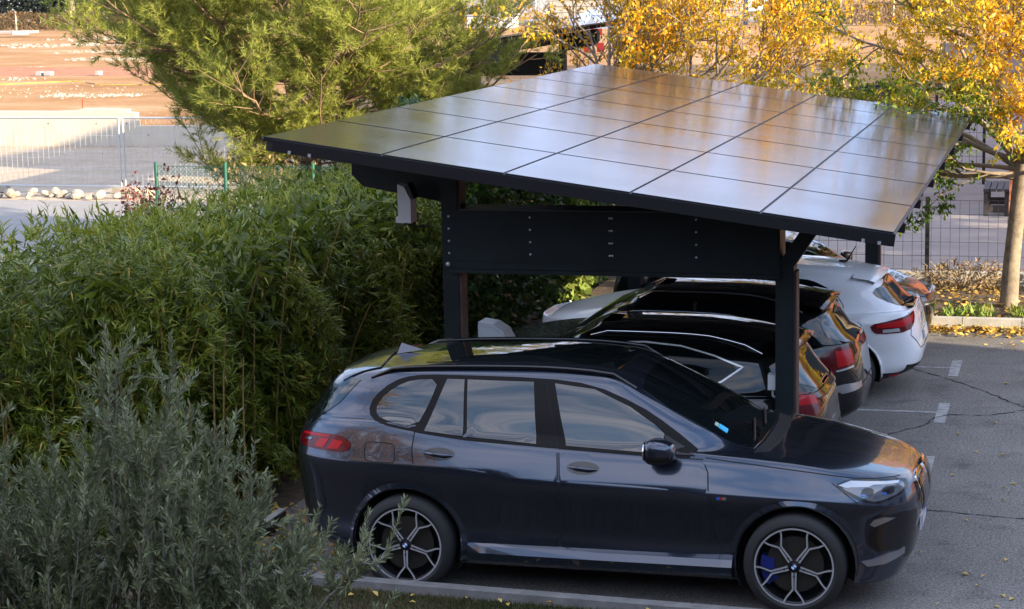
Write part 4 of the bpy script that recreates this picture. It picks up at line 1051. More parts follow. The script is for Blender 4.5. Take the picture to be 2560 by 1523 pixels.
def build_bamboo():
    root = empty('bamboo_hedge', (-5.5, 5, 0), 0, 'tall bamboo hedge with narrow leaves along the left side of the parking row', 'hedge')
    off = np.array([-5.5, 5, 0])
    top = lambda x, y: 2.16 - .30 * np.clip((-5.4 - x) / 1.1, 0, 1) + .20 * np.clip((3.2 - y) / 2, 0, 1) + .10 * np.sin(x * 1.3 + y * .7) + .08 * np.sin(y * 1.1)
    P, N = hedge_surface(21000, (-10.4, -3.62, .55, 11.0), top, .34, (.36, .28, .36), .20)
    back = lambda x, y: (x > -6.35 + .25 * np.sin(y * 2.3)) | (y < 4.35 + .3 * np.sin(x * 1.9))      # the far left stretch is only a few metres deep
    k = back(P[:, 0], P[:, 1]); P, N = P[k], N[k]
    # leaf sprays: each point carries a fan of leaves
    per = 6; n = len(P)
    az = rng.normal(size=(n, 3))
    q = P * 2.6; clump = np.stack([np.sin(q[:, 1] * 1.7 + q[:, 2] * 2.1 + 1), np.sin(q[:, 0] * 1.9 - q[:, 2] * 1.5), np.sin(q[:, 0] * 1.3 + q[:, 1] * 1.1 + q[:, 2]) - .35], 1)
    P = P + N * (.16 * clump[:, 2:3] + .05 * clump[:, :1])
    spray = unit(N * .50 + az * .45 + clump * .55 + [0, 0, .12])
    d = unit(spray[:, None] + rng.normal(size=(n, per, 3)) * .42 + [0, 0, -.10])
    base = P[:, None] + spray[:, None] * (rng.uniform(-.02, .10, (n, per, 1)))
    L = rng.uniform(.07, .135, (n, per)).reshape(-1); W = L * rng.uniform(.10, .15, len(L))
    V = leaves(base.reshape(-1, 3), d.reshape(-1, 3), L, W, rng.normal(size=(n * per, 3)) * .5 + [0, 0, 1.], .1, .35, .10)
    t = np.repeat(rng.beta(2.2, 2.6, n) * .70 + .09 * np.sin(P[:, 0] * 1.9 + P[:, 1] * 2.3) + .07 * clump[:, 0], per) + rng.normal(0, .08, n * per)
    t = np.where(rng.random(n * per) < .035, 1., np.clip(t, 0, .8))
    np_mesh('leaves', V - off, 4, m_bamboo, t, root)
    # shoots that stand out of the top
    m = 1300; x = rng.uniform(-10.2, -3.9, m); y = rng.uniform(.7, 10.8, m); k = back(x, y); x, y = x[k], y[k]; m = len(x); z = top(x, y)
    sp = np.stack([x, y, z], 1); hh = rng.uniform(.05, .34, m); k2 = 8
    lean = rdir(m, R_(55), R_(88)); u = rng.uniform(.2, 1, (m, k2)); b2 = sp[:, None] + lean[:, None] * (hh[:, None] * u)[..., None]
    d2 = unit(lean[:, None] * .8 + rng.normal(size=(m, k2, 3)) * .5)
    L2 = rng.uniform(.08, .15, m * k2)
    V2 = leaves(b2.reshape(-1, 3), d2.reshape(-1, 3), L2, L2 * .15, None, .1, .35, .15)
    np_mesh('shoots', V2 - off, 4, m_bamboo, np.clip(rng.beta(3, 2.4, m * k2), 0, .8), root)
    cb = MB()
    for k in range(130):
        if k < 60: x, y = random.uniform(-4.3, -3.66), random.uniform(.75, 9.5)
        else: x, y = random.uniform(-9, -4), random.uniform(.75, 1.3)
        h = random.uniform(1.3, 2.35); lx, ly = random.gauss(0, .22), random.gauss(0, .3)
        pts = [Vector((x + lx * t * t, y + ly * t * t, h * t)) - Vector(off) for t in (0, .25, .5, .75, 1)]
        r = random.uniform(.006, .012); cb.tube(pts, [r, r * .95, r * .9, r * .8, r * .5], 5, caps=False)
    for (x, y, lx, h) in ((-3.60, 1.15, .10, 1.7), (-3.56, 1.2, .14, 1.75), (-3.45, 1.45, .08, 1.5), (-3.68, .95, .03, 1.2)):
        pts = [Vector((x + lx * t + .02 * math.sin(t * 5), y + .06 * t, h * t)) - Vector(off) for t in (0, .2, .4, .6, .8, 1)]
        cb.tube(pts, [.010, .010, .009, .008, .007, .006], 6, caps=False)
    cb.build('canes', m_cane, root)
    # inner growth, its dimness put into darker leaf tints
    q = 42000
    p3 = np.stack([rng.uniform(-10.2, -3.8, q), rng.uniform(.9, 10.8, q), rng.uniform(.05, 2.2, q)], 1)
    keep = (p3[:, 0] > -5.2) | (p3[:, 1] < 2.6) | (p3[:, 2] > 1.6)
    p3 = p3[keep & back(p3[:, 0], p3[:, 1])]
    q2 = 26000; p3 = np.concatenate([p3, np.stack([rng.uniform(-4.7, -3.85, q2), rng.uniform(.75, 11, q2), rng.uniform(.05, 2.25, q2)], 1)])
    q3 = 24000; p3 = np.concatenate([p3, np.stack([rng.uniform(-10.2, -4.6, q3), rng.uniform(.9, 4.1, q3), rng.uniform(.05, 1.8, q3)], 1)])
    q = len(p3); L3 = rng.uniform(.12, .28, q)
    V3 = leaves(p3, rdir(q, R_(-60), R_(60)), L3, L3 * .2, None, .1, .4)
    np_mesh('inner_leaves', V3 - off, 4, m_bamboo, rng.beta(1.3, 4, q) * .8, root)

def olive_bush(name, loc, label, shoots, seed):
    g = np.random.default_rng(seed); root = empty(name, loc, 0, label, 'bush', None)
    wood = MB(); LP, LD, LT, LL = [], [], [], []
    def leafy(path, l0, dens, t0=0.):
        m = len(path)
        tot = sum((path[i + 1] - path[i]).length for i in range(m - 1)); k = max(2, int(tot * dens))
        tw = g.beta(2, 2.4)
        for j in range(k):
            t = t0 + (1 - t0) * (j + .5) / k; i0 = min(int(t * (m - 1)), m - 2); b = path[i0].lerp(path[i0 + 1], t * (m - 1) - i0)
            ax = (path[i0 + 1] - path[i0]).normalized(); a = Vector(g.normal(size=3)); s = ax.cross(a).normalized()
            for sg in (-1, 1):
                d = (ax * g.uniform(.55, 1.2) + s * sg * g.uniform(.5, .9) + Vector((0, 0, .15))).normalized()
                LP.append(b); LD.append(d); LL.append(l0 * g.uniform(.7, 1.2)); LT.append(min(1, max(0, tw * .75 + g.normal(0, .12) + (.35 if g.random() < .07 else 0))))
    for (bx, by, bz, tx, ty, tz) in shoots:
        a = Vector((bx, by, bz)); b = Vector((tx, ty, tz)); m = 8; w = Vector(g.normal(size=3)) * .07
        P = []
        for i in range(m + 1):
            t = i / m; P.append(a.lerp(b, t) + w * math.sin(t * math.pi) + Vector(g.normal(size=3)) * .012 + Vector((0, 0, .10 * math.sin(t * math.pi))))
        L = (b - a).length
        wood.tube(P, [.010 * (1 - .8 * i / m) + .0015 for i in range(m + 1)], 5, caps=False)
        leafy(P[2:], .056, 46)
        for q in range(int(L * 9)):
            t = .18 + .8 * g.random(); i0 = min(int(t * m), m - 1); c = P[i0].lerp(P[i0 + 1], t * m - i0)
            ax = (P[i0 + 1] - P[i0]).normalized()
            d = (ax * g.uniform(.5, 1.) + Vector((g.normal(0, .55), g.normal(0, .55), g.normal(.15, .4)))).normalized(); l = g.uniform(.12, .34)
            S = [c + d * (l * j / 3) + Vector((0, 0, .03 * (j / 3) ** 2)) for j in range(4)]
            wood.tube(S, [.0032, .0028, .002, .0012], 4, caps=False)
            leafy(S, .056, 62)
    wood.build('stems', m_olivewood, root)
    LP, LD, LL = np.array([tuple(p) for p in LP]), np.array([tuple(p) for p in LD]), np.array(LL)
    V = leaves(LP, LD, LL, LL * g.uniform(.19, .27, len(LL)), g.normal(size=(len(LL), 3)) * .7 + [0, 0, .7], .12, .5, .04)
    np_mesh('leaves', V, 4, m_olive, np.array(LT), root)
    return root

def build_olives():
    g = random.Random(5); sh = []
    # envelope height over X (world), bush stands at Y -4.4 .. -2.6
    def env(x): return float(np.interp(x, [-4.6, -3.6, -3.1, -2.6, -2.15, -1.75, -1.35, -1.05, -.8], [1.5, 1.95, 1.85, 1.98, 2.42, 2.30, 1.92, 1.55, 1.05]))
    for k in range(150):
        tx = g.uniform(-4.4, -.95); ty = g.uniform(-4.1, -2.75)
        tz = env(tx) * g.uniform(.62, 1.) + (ty + 3.5) * -.16
        bx = tx * .55 + -2.2 * .45 + g.uniform(-.35, .35); by = -3.4 + (ty + 3.4) * .5 + g.uniform(-.15, .15)
        sh.append((bx + 2.4, by + 3.4, 0.02 + g.uniform(0, .35), tx + 2.4, ty + 3.4, tz))
    for (tx, ty, tz) in ((-2.05, -3.5, 2.58), (-2.22, -3.4, 2.47), (-1.72, -3.5, 2.45), (-1.62, -3.6, 2.42), (-2.9, -3.5, 2.12), (-3.05, -3.3, 2.05)):
        sh.append((tx + 2.4 - .1, ty + 3.4, 1.0, tx + 2.4, ty + 3.4, tz))
    olive_bush('olive_bush', (-2.4, -3.4, 0), 'big silvery green olive bush filling the lower left corner', sh, 11)
    sh = []
    for k in range(46):
        tx = g.uniform(-1.55, -.42); ty = g.uniform(-4.0, -3.1)
        tz = float(np.interp(tx, [-1.6, -1.1, -.8, -.45], [1.35, 1.10, .98, .80])) * g.uniform(.7, 1.03)
        sh.append((tx * .6 - .5 + .9, (ty + 3.5) * .5, .02, tx + .9, ty + 3.5, tz))
    for (bx, by, bz, tx, ty, tz) in ((-.95, -3.5, .85, -.40, -3.5, 1.36), (-.95, -3.5, .8, -.52, -3.45, 1.24), (-.9, -3.5, .7, -.62, -3.5, 1.30), (-.9, -3.5, .8, -.80, -3.5, 1.28)):
        sh.append((bx + .9, by + 3.5, bz, tx + .9, ty + 3.5, tz))
    olive_bush('olive_bush', (-.9, -3.5, 0), 'low olive shrub whose sprigs reach across the rear wheel of the front SUV', sh, 12)

CROWN = [4.9, 4.5]
def grow(wood, tips, p, d, L, r, depth, g, spread=.5, up_=.05, kids=(3, 5), maxd=3, tone=0.):
    m = 6; P = [p.copy()]; dd = d.copy()
    for i in range(m):
        dd = (dd + Vector(g.normal(0, .10, 3)) + Vector((0, 0, up_ * .3))).normalized(); P.append(P[-1] + dd * (L / m))
    wood.tube(P, [max(.0025, r * (1 - .55 * i / m)) for i in range(m + 1)], 7 if depth == 0 else 5, caps=depth == 0)
    if depth >= maxd - 2: tips.append((P, depth))
    if depth < maxd:
        k = int(g.integers(kids[0], kids[1] + 1))
        for q in range(k):
            t = .35 + .65 * (q + g.random()) / k
            if P[min(int(t * m), m - 1)].z > CROWN[0]: continue
            i0 = min(int(t * m), m - 1); b = P[i0].lerp(P[i0 + 1], t * m - i0); ax = (P[i0 + 1] - P[i0]).normalized()
            a = Vector(g.normal(size=3)); s = ax.cross(a).normalized()
            nd = (ax * (1 - spread * .6) + s * spread + Vector((0, 0, up_))).normalized()
            grow(wood, tips, b, nd, L * g.uniform(.45, .75), r * .5, depth + 1, g, spread, up_, kids, maxd)

def autumn_leaves(tips, g, dens, tintf, l0=.075, hang=.7, thin=False):
    LP, LD, LL, LT = [], [], [], []
    for P, dep in tips:
        m = len(P) - 1; tot = sum((P[i + 1] - P[i]).length for i in range(m)); k = max(2, int(tot * dens))
        tb = tintf(P[-1])
        for j in range(k):
            t = .15 + .85 * g.random(); i0 = min(int(t * m), m - 1); b = P[i0].lerp(P[i0 + 1], t * m - i0)
            for q in range(int(g.integers(2, 5))):
                d = Vector(g.normal(0, .55, 3)) + Vector((0, 0, -hang)); d.normalize()
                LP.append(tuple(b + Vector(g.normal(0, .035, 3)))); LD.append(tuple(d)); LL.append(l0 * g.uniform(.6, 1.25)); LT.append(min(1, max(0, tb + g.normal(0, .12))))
    LL, LP, LD, LT = np.array(LL), np.array(LP), np.array(LD), np.array(LT)
    k = LP[:, 2] < CROWN[1] + g.random(len(LL)) * .9                     # a low, broad crown
    if thin: k &= (LP[:, 0] > -.15) | (g.random(len(LL)) < .4)
    LL, LP, LD, LT = LL[k], LP[k], LD[k], LT[k]
    return leaves(LP, LD, LL, LL * g.uniform(.42, .58, len(LL)), g.normal(size=(len(LL), 3)), .16, .42, .08), LT

def autumn_tree(loc, label, limbs, seed, dens, tintf, bark, trunk=None, maxd=3, kids=(3, 5), l0=.078):
    g = np.random.default_rng(seed); root = empty('autumn_tree', loc, 0, label, 'tree')
    tr = MB(); wood = MB(); tips = []
    if trunk: tr.tube([Vector(p) for p in trunk[0]], trunk[1], 14); tr.build('trunk', bark, root)
    for (p, d, L, r, spread, up_) in limbs:
        grow(wood, tips, Vector(p), Vector(d).normalized(), L, r, 0, g, spread, up_, kids, maxd)
    wood.build('branches', bark, root)
    V, T = autumn_leaves(tips, g, dens, tintf, l0, thin=trunk[1][0] > .18)
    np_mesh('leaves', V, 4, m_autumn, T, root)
    return root

def build_autumn():
    sn = lambda p: .5 * math.sin(p.x * 2.3 + p.z * 1.7) * math.sin(p.y * 2.1 + p.z)
    # many stemmed tree behind the carport
    limbs = []
    for (dx, dy, dz, L, r) in ((-.40, .1, 1, 2.9, .03), (-.25, -.1, 1, 3.3, .04), (-.16, .1, 1, 3.8, .04), (-.04, -.1, 1, 3.9, .05), (.05, .1, 1, 4.2, .075), (.13, 0, 1, 3.8, .06), (.45, .1, 1, 3.7, .05), (.75, -.1, .9, 3.9, .05), (1.05, .0, .75, 4.0, .045), (1.5, -.2, .62, 4.0, .04), (-.95, .0, .8, 1.7, .018)):
        limbs.append(((dx * .5, dy, 1.7), (dx, dy, dz), L * .56, r, .5, .03))
    autumn_tree((-3.3, 16.6, 0), 'yellow leaved tree with several thin pale stems rising behind the carport roof', limbs, 21, 10.,
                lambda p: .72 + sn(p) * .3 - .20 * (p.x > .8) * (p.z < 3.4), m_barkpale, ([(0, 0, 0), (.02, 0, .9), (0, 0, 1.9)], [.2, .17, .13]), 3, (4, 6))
    # tree on the verge at the right edge
    tp = [(.03, 0, -.02), (.04, 0, .12), (.07, 0, .7), (.12, 0, 1.3), (.165, 0, 1.75), (.19, 0, 2.05)]
    limbs = []
    for (dx, dy, dz, L, r, z) in ((-1.25, -.2, .38, 2.3, .055, 1.85), (-.8, .3, .85, 2.9, .05, 2.0), (-.35, -.1, 1, 3.1, .07, 2.05), (.02, .1, 1, 3.4, .075, 2.05), (.25, -.2, 1, 3.0, .055, 2.05), (.6, .3, .8, 2.8, .05, 2.0), (1.1, .0, .6, 2.4, .045, 1.95), (-1.0, .5, .55, 2.6, .045, 1.95), (-1.2, -.1, .16, 2.6, .035, 1.95), (-.8, -.4, .02, 1.7, .025, 1.9), (.5, -.6, .25, 1.8, .03, 1.9), (-1.3, .1, .55, 2.8, .045, 2.05), (-.6, -.7, .7, 2.3, .04, 2.0), (.5, -.7, .7, 2.3, .04, 2.0), (-.25, -.9, .9, 2.6, .04, 2.05), (.35, -.8, 1., 2.8, .04, 2.05)):
        limbs.append(((.18, 0, z), (dx, dy, dz), L * .68, r, .55, .02))
    autumn_tree((2.55, 13.7, 0), 'yellow leaved tree with one pale trunk on the leaf strewn strip by the fence', limbs, 22, 18,
                lambda p: .70 + sn(p) * .35 - .42 * (p.x < -.2) * (p.z < 3.3) - .25 * (p.z < 2.6), m_barkpale, (tp, [.155, .128, .114, .106, .11, .09]), 3, (3, 5))  # low left leaves greener, shade there put into the tint

def build_lawn_tree():
    CROWN[:] = [12., 12.]
    limbs = [((0, 0, 2.6), d, L, .09, .5, .05) for d, L in (((-.9, .2, .8), 3.6), ((.8, .3, .9), 3.8), ((.1, -.8, .8), 3.4), ((.0, .7, .9), 3.6), ((.1, .1, 1), 4.6), ((1.1, .0, .55), 3.4), ((-1.1, -.3, .5), 3.2), ((.7, -.5, 1), 4.0))]
    autumn_tree((-9.6, -8.6, 0), 'tall yellow leaved tree on the near lawn left of the viewpoint', limbs, 33, 15, lambda p: .78, m_barkpale, ([(0, 0, 0), (0, 0, 1.4), (0, 0, 2.9)], [.17, .15, .12]), 3, (4, 5), .11)
    CROWN[:] = [4.9, 4.5]

def leaf_hedge(name, label, loc, P, N, mat, l0, tint, cat='hedge', group=None, trunks=None):
    root = empty(name, loc, 0, label, cat, group)
    if name == 'ivy_hedge':                                # denser growth behind the face
        q = 16000; P = np.concatenate([P, np.stack([rng.uniform(-4.6, -3.65, q), rng.uniform(8.6, 17.5, q), rng.uniform(.02, 2.55, q)], 1)]); N = np.concatenate([N, np.tile([1., 0, 0], (q, 1))]); tint = np.concatenate([tint, rng.random(q) * .4])
    n = len(P)
    d = unit(N * .5 + rng.normal(size=(n, 3)) * .7 + [0, 0, -.25]); L = l0 * rng.uniform(.6, 1.3, n)
    V = leaves(P, d, L, L * rng.uniform(.55, .8, n), N + rng.normal(size=(n, 3)) * .5, .1, .45)
    np_mesh('leaves', V - np.array(loc), 4, mat, tint, root)
    return root

def build_ivy():
    # broad leaved hedge on the far left of the parking row
    P, N = hedge_surface(24000, (-5.0, -3.45, 8.6, 17.5), lambda x, y: np.where(y < 13, 2.85, 2.5) + .12 * np.sin(y * 1.3), .30, (.2, .7, .1), .10)
    leaf_hedge('ivy_hedge', 'dark broad leaved hedge behind the noses of the cars under the carport', (-4.3, 12, 0), P, N, m_ivy, .095, np.clip(rng.beta(1.6, 2.6, len(P)), 0, 1))

def shrub(name, label, cat, loc, rx, ry, h, n, mat, l0, seed, tint, stems=6, wl=.45, flat=False):
    g = np.random.default_rng(seed); root = empty(name, loc, 0, label, cat)
    v = g.normal(size=(n, 3)); v = unit(v) * (g.uniform(.25, 1, (n, 1)) ** .5) * (1 + .22 * np.sin(v[:, :1] * 5) * np.cos(v[:, 1:2] * 4))
    P = v * [rx, ry, h * .5] + [0, 0, h * .52]; P[:, 2] = np.maximum(P[:, 2], .03)
    d = unit(v * .6 + g.normal(size=(n, 3)) * .7); L = l0 * g.uniform(.6, 1.3, n)
    np_mesh('leaves', leaves(P, d, L, L * wl, None, .12), 4, mat, np.clip(tint(P, g), 0, 1), root)
    s = MB()
    for k in range(stems):
        a = g.uniform(0, 6.28); s.tube([(0, 0, 0), (rx * .3 * math.cos(a), ry * .3 * math.sin(a), h * .4), (rx * .7 * math.cos(a), ry * .7 * math.sin(a), h * .85)], [.02, .012, .004], 5)
    s.build('stems', m_bark, root)
    return root
# ------------------------------------------------------------------ setting
def sheet(name, poly, z, mat, kind='structure'):
    o = mesh_py(name, [(x, y, z) for x, y in poly], [tuple(range(len(poly)))], mat)
    return prop(o, kind=kind)

def asphalt_mat():
    m, n, l, p = nodemat('worn asphalt')
    g = n.new('ShaderNodeNewGeometry')
    def noise(sc, det, ro=.6):
        t = n.new('ShaderNodeTexNoise'); t.inputs['Scale'].default_value = sc; t.inputs['Detail'].default_value = det; t.inputs['Roughness'].default_value = ro
        l.new(g.outputs['Position'], t.inputs['Vector']); return t
    big = noise(.55, 5); fine = noise(42, 4, .85)
    vor = n.new('ShaderNodeTexVoronoi'); vor.inputs['Scale'].default_value = 95; l.new(g.outputs['Position'], vor.inputs['Vector'])
    r = n.new('ShaderNodeValToRGB'); r.color_ramp.elements[0].position = .32; r.color_ramp.elements[1].position = .72
    r.color_ramp.elements[0].color = (.145, .137, .132, 1); r.color_ramp.elements[1].color = (.225, .214, .204, 1)
    l.new(big.outputs['Fac'], r.inputs['Fac'])
    r2 = n.new('ShaderNodeValToRGB'); r2.color_ramp.elements[0].position = .36; r2.color_ramp.elements[1].position = .68
    r2.color_ramp.elements[0].color = (.35, .35, .36, 1); r2.color_ramp.elements[1].color = (1.9, 1.86, 1.78, 1)
    l.new(fine.outputs['Fac'], r2.inputs['Fac'])
    mu = n.new('ShaderNodeMixRGB'); mu.blend_type = 'MULTIPLY'; mu.inputs['Fac'].default_value = 1
    l.new(r.outputs['Color'], mu.inputs['Color1']); l.new(r2.outputs['Color'], mu.inputs['Color2'])
    st = noise(1.7, 6, .7); r3 = n.new('ShaderNodeValToRGB'); r3.color_ramp.elements[0].position = .33; r3.color_ramp.elements[1].position = .47
    r3.color_ramp.elements[0].color = (.62, .61, .62, 1); r3.color_ramp.elements[1].color = (1, 1, 1, 1); l.new(st.outputs['Fac'], r3.inputs['Fac'])
    spk = n.new('ShaderNodeTexVoronoi'); spk.inputs['Scale'].default_value = 34; l.new(g.outputs['Position'], spk.inputs['Vector'])
    r4 = n.new('ShaderNodeValToRGB'); r4.color_ramp.elements[0].position = .08; r4.color_ramp.elements[1].position = .20
    r4.color_ramp.elements[0].color = (1.7, 1.66, 1.6, 1); r4.color_ramp.elements[1].color = (1, 1, 1, 1); l.new(spk.outputs['Distance'], r4.inputs['Fac'])
    m2 = n.new('ShaderNodeMixRGB'); m2.blend_type = 'MULTIPLY'; m2.inputs['Fac'].default_value = 1; l.new(mu.outputs['Color'], m2.inputs['Color1']); l.new(r3.outputs['Color'], m2.inputs['Color2'])
    m3 = n.new('ShaderNodeMixRGB'); m3.blend_type = 'MULTIPLY'; m3.inputs['Fac'].default_value = 1; l.new(m2.outputs['Color'], m3.inputs['Color1']); l.new(r4.outputs['Color'], m3.inputs['Color2'])
    l.new(m3.outputs['Color'], p.inputs['Base Color']); p.inputs['Roughness'].default_value = .88; p.inputs['Specular IOR Level'].default_value = .3
    b = n.new('ShaderNodeBump'); b.inputs['Strength'].default_value = .55; b.inputs['Distance'].default_value = .008
    l.new(vor.outputs['Distance'], b.inputs['Height']); l.new(b.outputs['Normal'], p.inputs['Normal'])
    return m

def dirt_mat(name, a, b_, c_, sx=.05, sy=.35, rock=(.70, .62, .48)):
    """earth with long pale stony streaks"""
    m, n, l, p = nodemat(name)
    g = n.new('ShaderNodeNewGeometry'); mp_ = n.new('ShaderNodeMapping'); mp_.inputs['Scale'].default_value = (sx, sy, 1); mp_.inputs['Rotation'].default_value = (0, 0, R_(-15))
    l.new(g.outputs['Position'], mp_.inputs['Vector'])
    t = n.new('ShaderNodeTexNoise'); t.inputs['Scale'].default_value = 1; t.inputs['Detail'].default_value = 8; t.inputs['Roughness'].default_value = .68; l.new(mp_.outputs['Vector'], t.inputs['Vector'])
    r = n.new('ShaderNodeValToRGB'); e = r.color_ramp.elements
    e[0].position = .30; e[0].color = (*a, 1); e[1].position = .52; e[1].color = (*b_, 1); x = e.new(.62); x.color = (*c_, 1); x = e.new(.70); x.color = (*rock, 1)
    l.new(t.outputs['Fac'], r.inputs['Fac'])
    t2 = n.new('ShaderNodeTexNoise'); t2.inputs['Scale'].default_value = 2.2; t2.inputs['Detail'].default_value = 7; t2.inputs['Roughness'].default_value = .75; l.new(g.outputs['Position'], t2.inputs['Vector'])
    r2 = n.new('ShaderNodeValToRGB'); r2.color_ramp.elements[0].position = .3; r2.color_ramp.elements[1].position = .75
    r2.color_ramp.elements[0].color = (.78, .76, .72, 1); r2.color_ramp.elements[1].color = (1.2, 1.2, 1.2, 1); l.new(t2.outputs['Fac'], r2.inputs['Fac'])
    mu = n.new('ShaderNodeMixRGB'); mu.blend_type = 'MULTIPLY'; mu.inputs['Fac'].default_value = 1
    l.new(r.outputs['Color'], mu.inputs['Color1']); l.new(r2.outputs['Color'], mu.inputs['Color2']); l.new(mu.outputs['Color'], p.inputs['Base Color'])
    p.inputs['Roughness'].default_value = .95; p.inputs['Specular IOR Level'].default_value = .1
    b = n.new('ShaderNodeBump'); b.inputs['Strength'].default_value = .6; b.inputs['Distance'].default_value = .08; l.new(t2.outputs['Fac'], b.inputs['Height']); l.new(b.outputs['Normal'], p.inputs['Normal'])
    return m

m_asph = asphalt_mat()
m_dirt = dirt_mat('ochre earth', (.27, .135, .052), (.36, .205, .098), (.42, .265, .145), .10, .16, (.44, .35, .24))
m_track = dirt_mat('pale gravel track', (.34, .27, .20), (.40, .325, .25), (.44, .365, .29), .16, .5, (.5, .43, .35))
m_road = M('grey concrete road', (.235, .22, .21), rough=.9, var=.12, vscale=1.5, bump=.2, bscale=40)
m_pave = M('pale pavement', (.24, .215, .205), rough=.9, var=.16, vscale=1.2, bump=.15, bscale=50)
m_soil = M('dark litter soil', (.075, .05, .032), rough=.95, var=.5, vscale=9, bump=.7, bscale=22)
m_kerb = M('grey concrete kerb', (.175, .17, .165), rough=.9, var=.25, vscale=7, bump=.3, bscale=60)
m_kerb2 = M('pale concrete kerb', (.42, .40, .36), rough=.9, var=.2, vscale=5, bump=.3, bscale=60)
m_line = M('worn white marking', (.26, .255, .25), rough=.85, col2=(.44, .44, .43), vscale=9, contrast=(.35, .62), spec=.3, detail=8)
m_crack = M('asphalt crack', (.012, .012, .012), rough=.95)
m_conc = M('cream concrete wall', (.52, .46, .37), rough=.9, var=.10, vscale=1.6, bump=.15, bscale=30)
m_concgrey = M('grey block wall', (.36, .35, .34), rough=.9, var=.12, vscale=2, bump=.2, bscale=30)
m_rock = M('limestone rock', (.33, .29, .235), rough=.95, var=.25, vscale=5, bump=.5, bscale=20)
m_galv = M('galvanised steel', (.52, .55, .57), rough=.45, metal=.7)
m_wire = M('dark fence wire', (.015, .018, .018), rough=.5)
m_greenwire = M('green plastic wire', (.015, .10, .065), rough=.5)
m_post = M('weathered wood post', (.50, .40, .28), rough=.9, var=.2, vscale=6)
m_orange = M('orange render', (.62, .21, .10), rough=.85, var=.06, vscale=1)
m_render = M('pale grey render', (.42, .43, .46), rough=.9, var=.06, vscale=.8)
m_roofing = M('white sheet roof', (.82, .82, .80), rough=.6)
m_bench = M('dark bench timber', (.045, .036, .033), rough=.65, var=.3, vscale=12)
m_redpl = M('red panel', (.72, .05, .02), rough=.6)
m_yelltape = M('yellow black tape', (.75, .50, .05), rough=.6, col2=(.03, .03, .03), vscale=.6, contrast=(.55, .6))
m_blueglass = M('blue window glass', (.02, .03, .05), rough=.05, spec=.9)
m_pitch = M('green pitch', (.10, .22, .10), rough=.9)

def board(line_pts, w0, w1, z0, z1, mat, name, n_seg=1):
    b = MB(); V = []
    for (x, y) in line_pts: V += [(x, y + w0, z0), (x, y + w1, z0), (x, y + w1, z1), (x, y + w0, z1)]
    b.add(V, [(4 * i + k, 4 * i + (k + 1) % 4, 4 * i + 4 + (k + 1) % 4, 4 * i + 4 + k) for i in range(len(line_pts) - 1) for k in range(4)] + [(3, 2, 1, 0), tuple(len(V) - 4 + k for k in range(4))])
    return b.build(name, mat)

def crack(name, pts, w=.0125):
    g = random.Random(len(pts) * 7 + 1); P = []
    for i in range(len(pts) - 1):
        k = max(2, int(math.dist(pts[i], pts[i + 1]) / .05))
        for j in range(k):
            t = j / k; P.append((pts[i][0] + (pts[i + 1][0] - pts[i][0]) * t + g.uniform(-.018, .018), pts[i][1] + (pts[i + 1][1] - pts[i][1]) * t + g.uniform(-.02, .02)))
    V, F = [], []
    for i, p in enumerate(P):
        a = P[max(i - 1, 0)]; b = P[min(i + 1, len(P) - 1)]; d = Vector((b[0] - a[0], b[1] - a[1])).normalized(); s = Vector((-d.y, d.x)) * w * g.uniform(.12, 1.15)
        V += [(p[0] + s.x, p[1] + s.y, .005), (p[0] - s.x, p[1] - s.y, .005)]
    for i in range(len(P) - 1): F.append((2 * i + 1, 2 * i + 3, 2 * i + 2, 2 * i))
    return prop(mesh_py(name, V, F, m_crack), kind='structure')

def rock_mesh(seed, r, flat=.65):
    g = np.random.default_rng(seed); bm = bmesh.new(); bmesh.ops.create_icosphere(bm, subdivisions=2, radius=1)
    k = g.normal(size=(5, 3)); k /= np.linalg.norm(k, axis=1)[:, None]; h = g.uniform(.55, .9, 5)
    for v in bm.verts:
        c = np.array(v.co)
        for a, b in zip(k, h):
            d = c @ a
            if d > b: c = c - a * (d - b)
        c = c * [r * g.uniform(.97, 1.03), r * .8 * g.uniform(.97, 1.03), r * flat]; v.co = c
    me = bpy.data.meshes.new('rock'); bm.to_mesh(me); bm.free(); me.materials.append(m_rock); return me

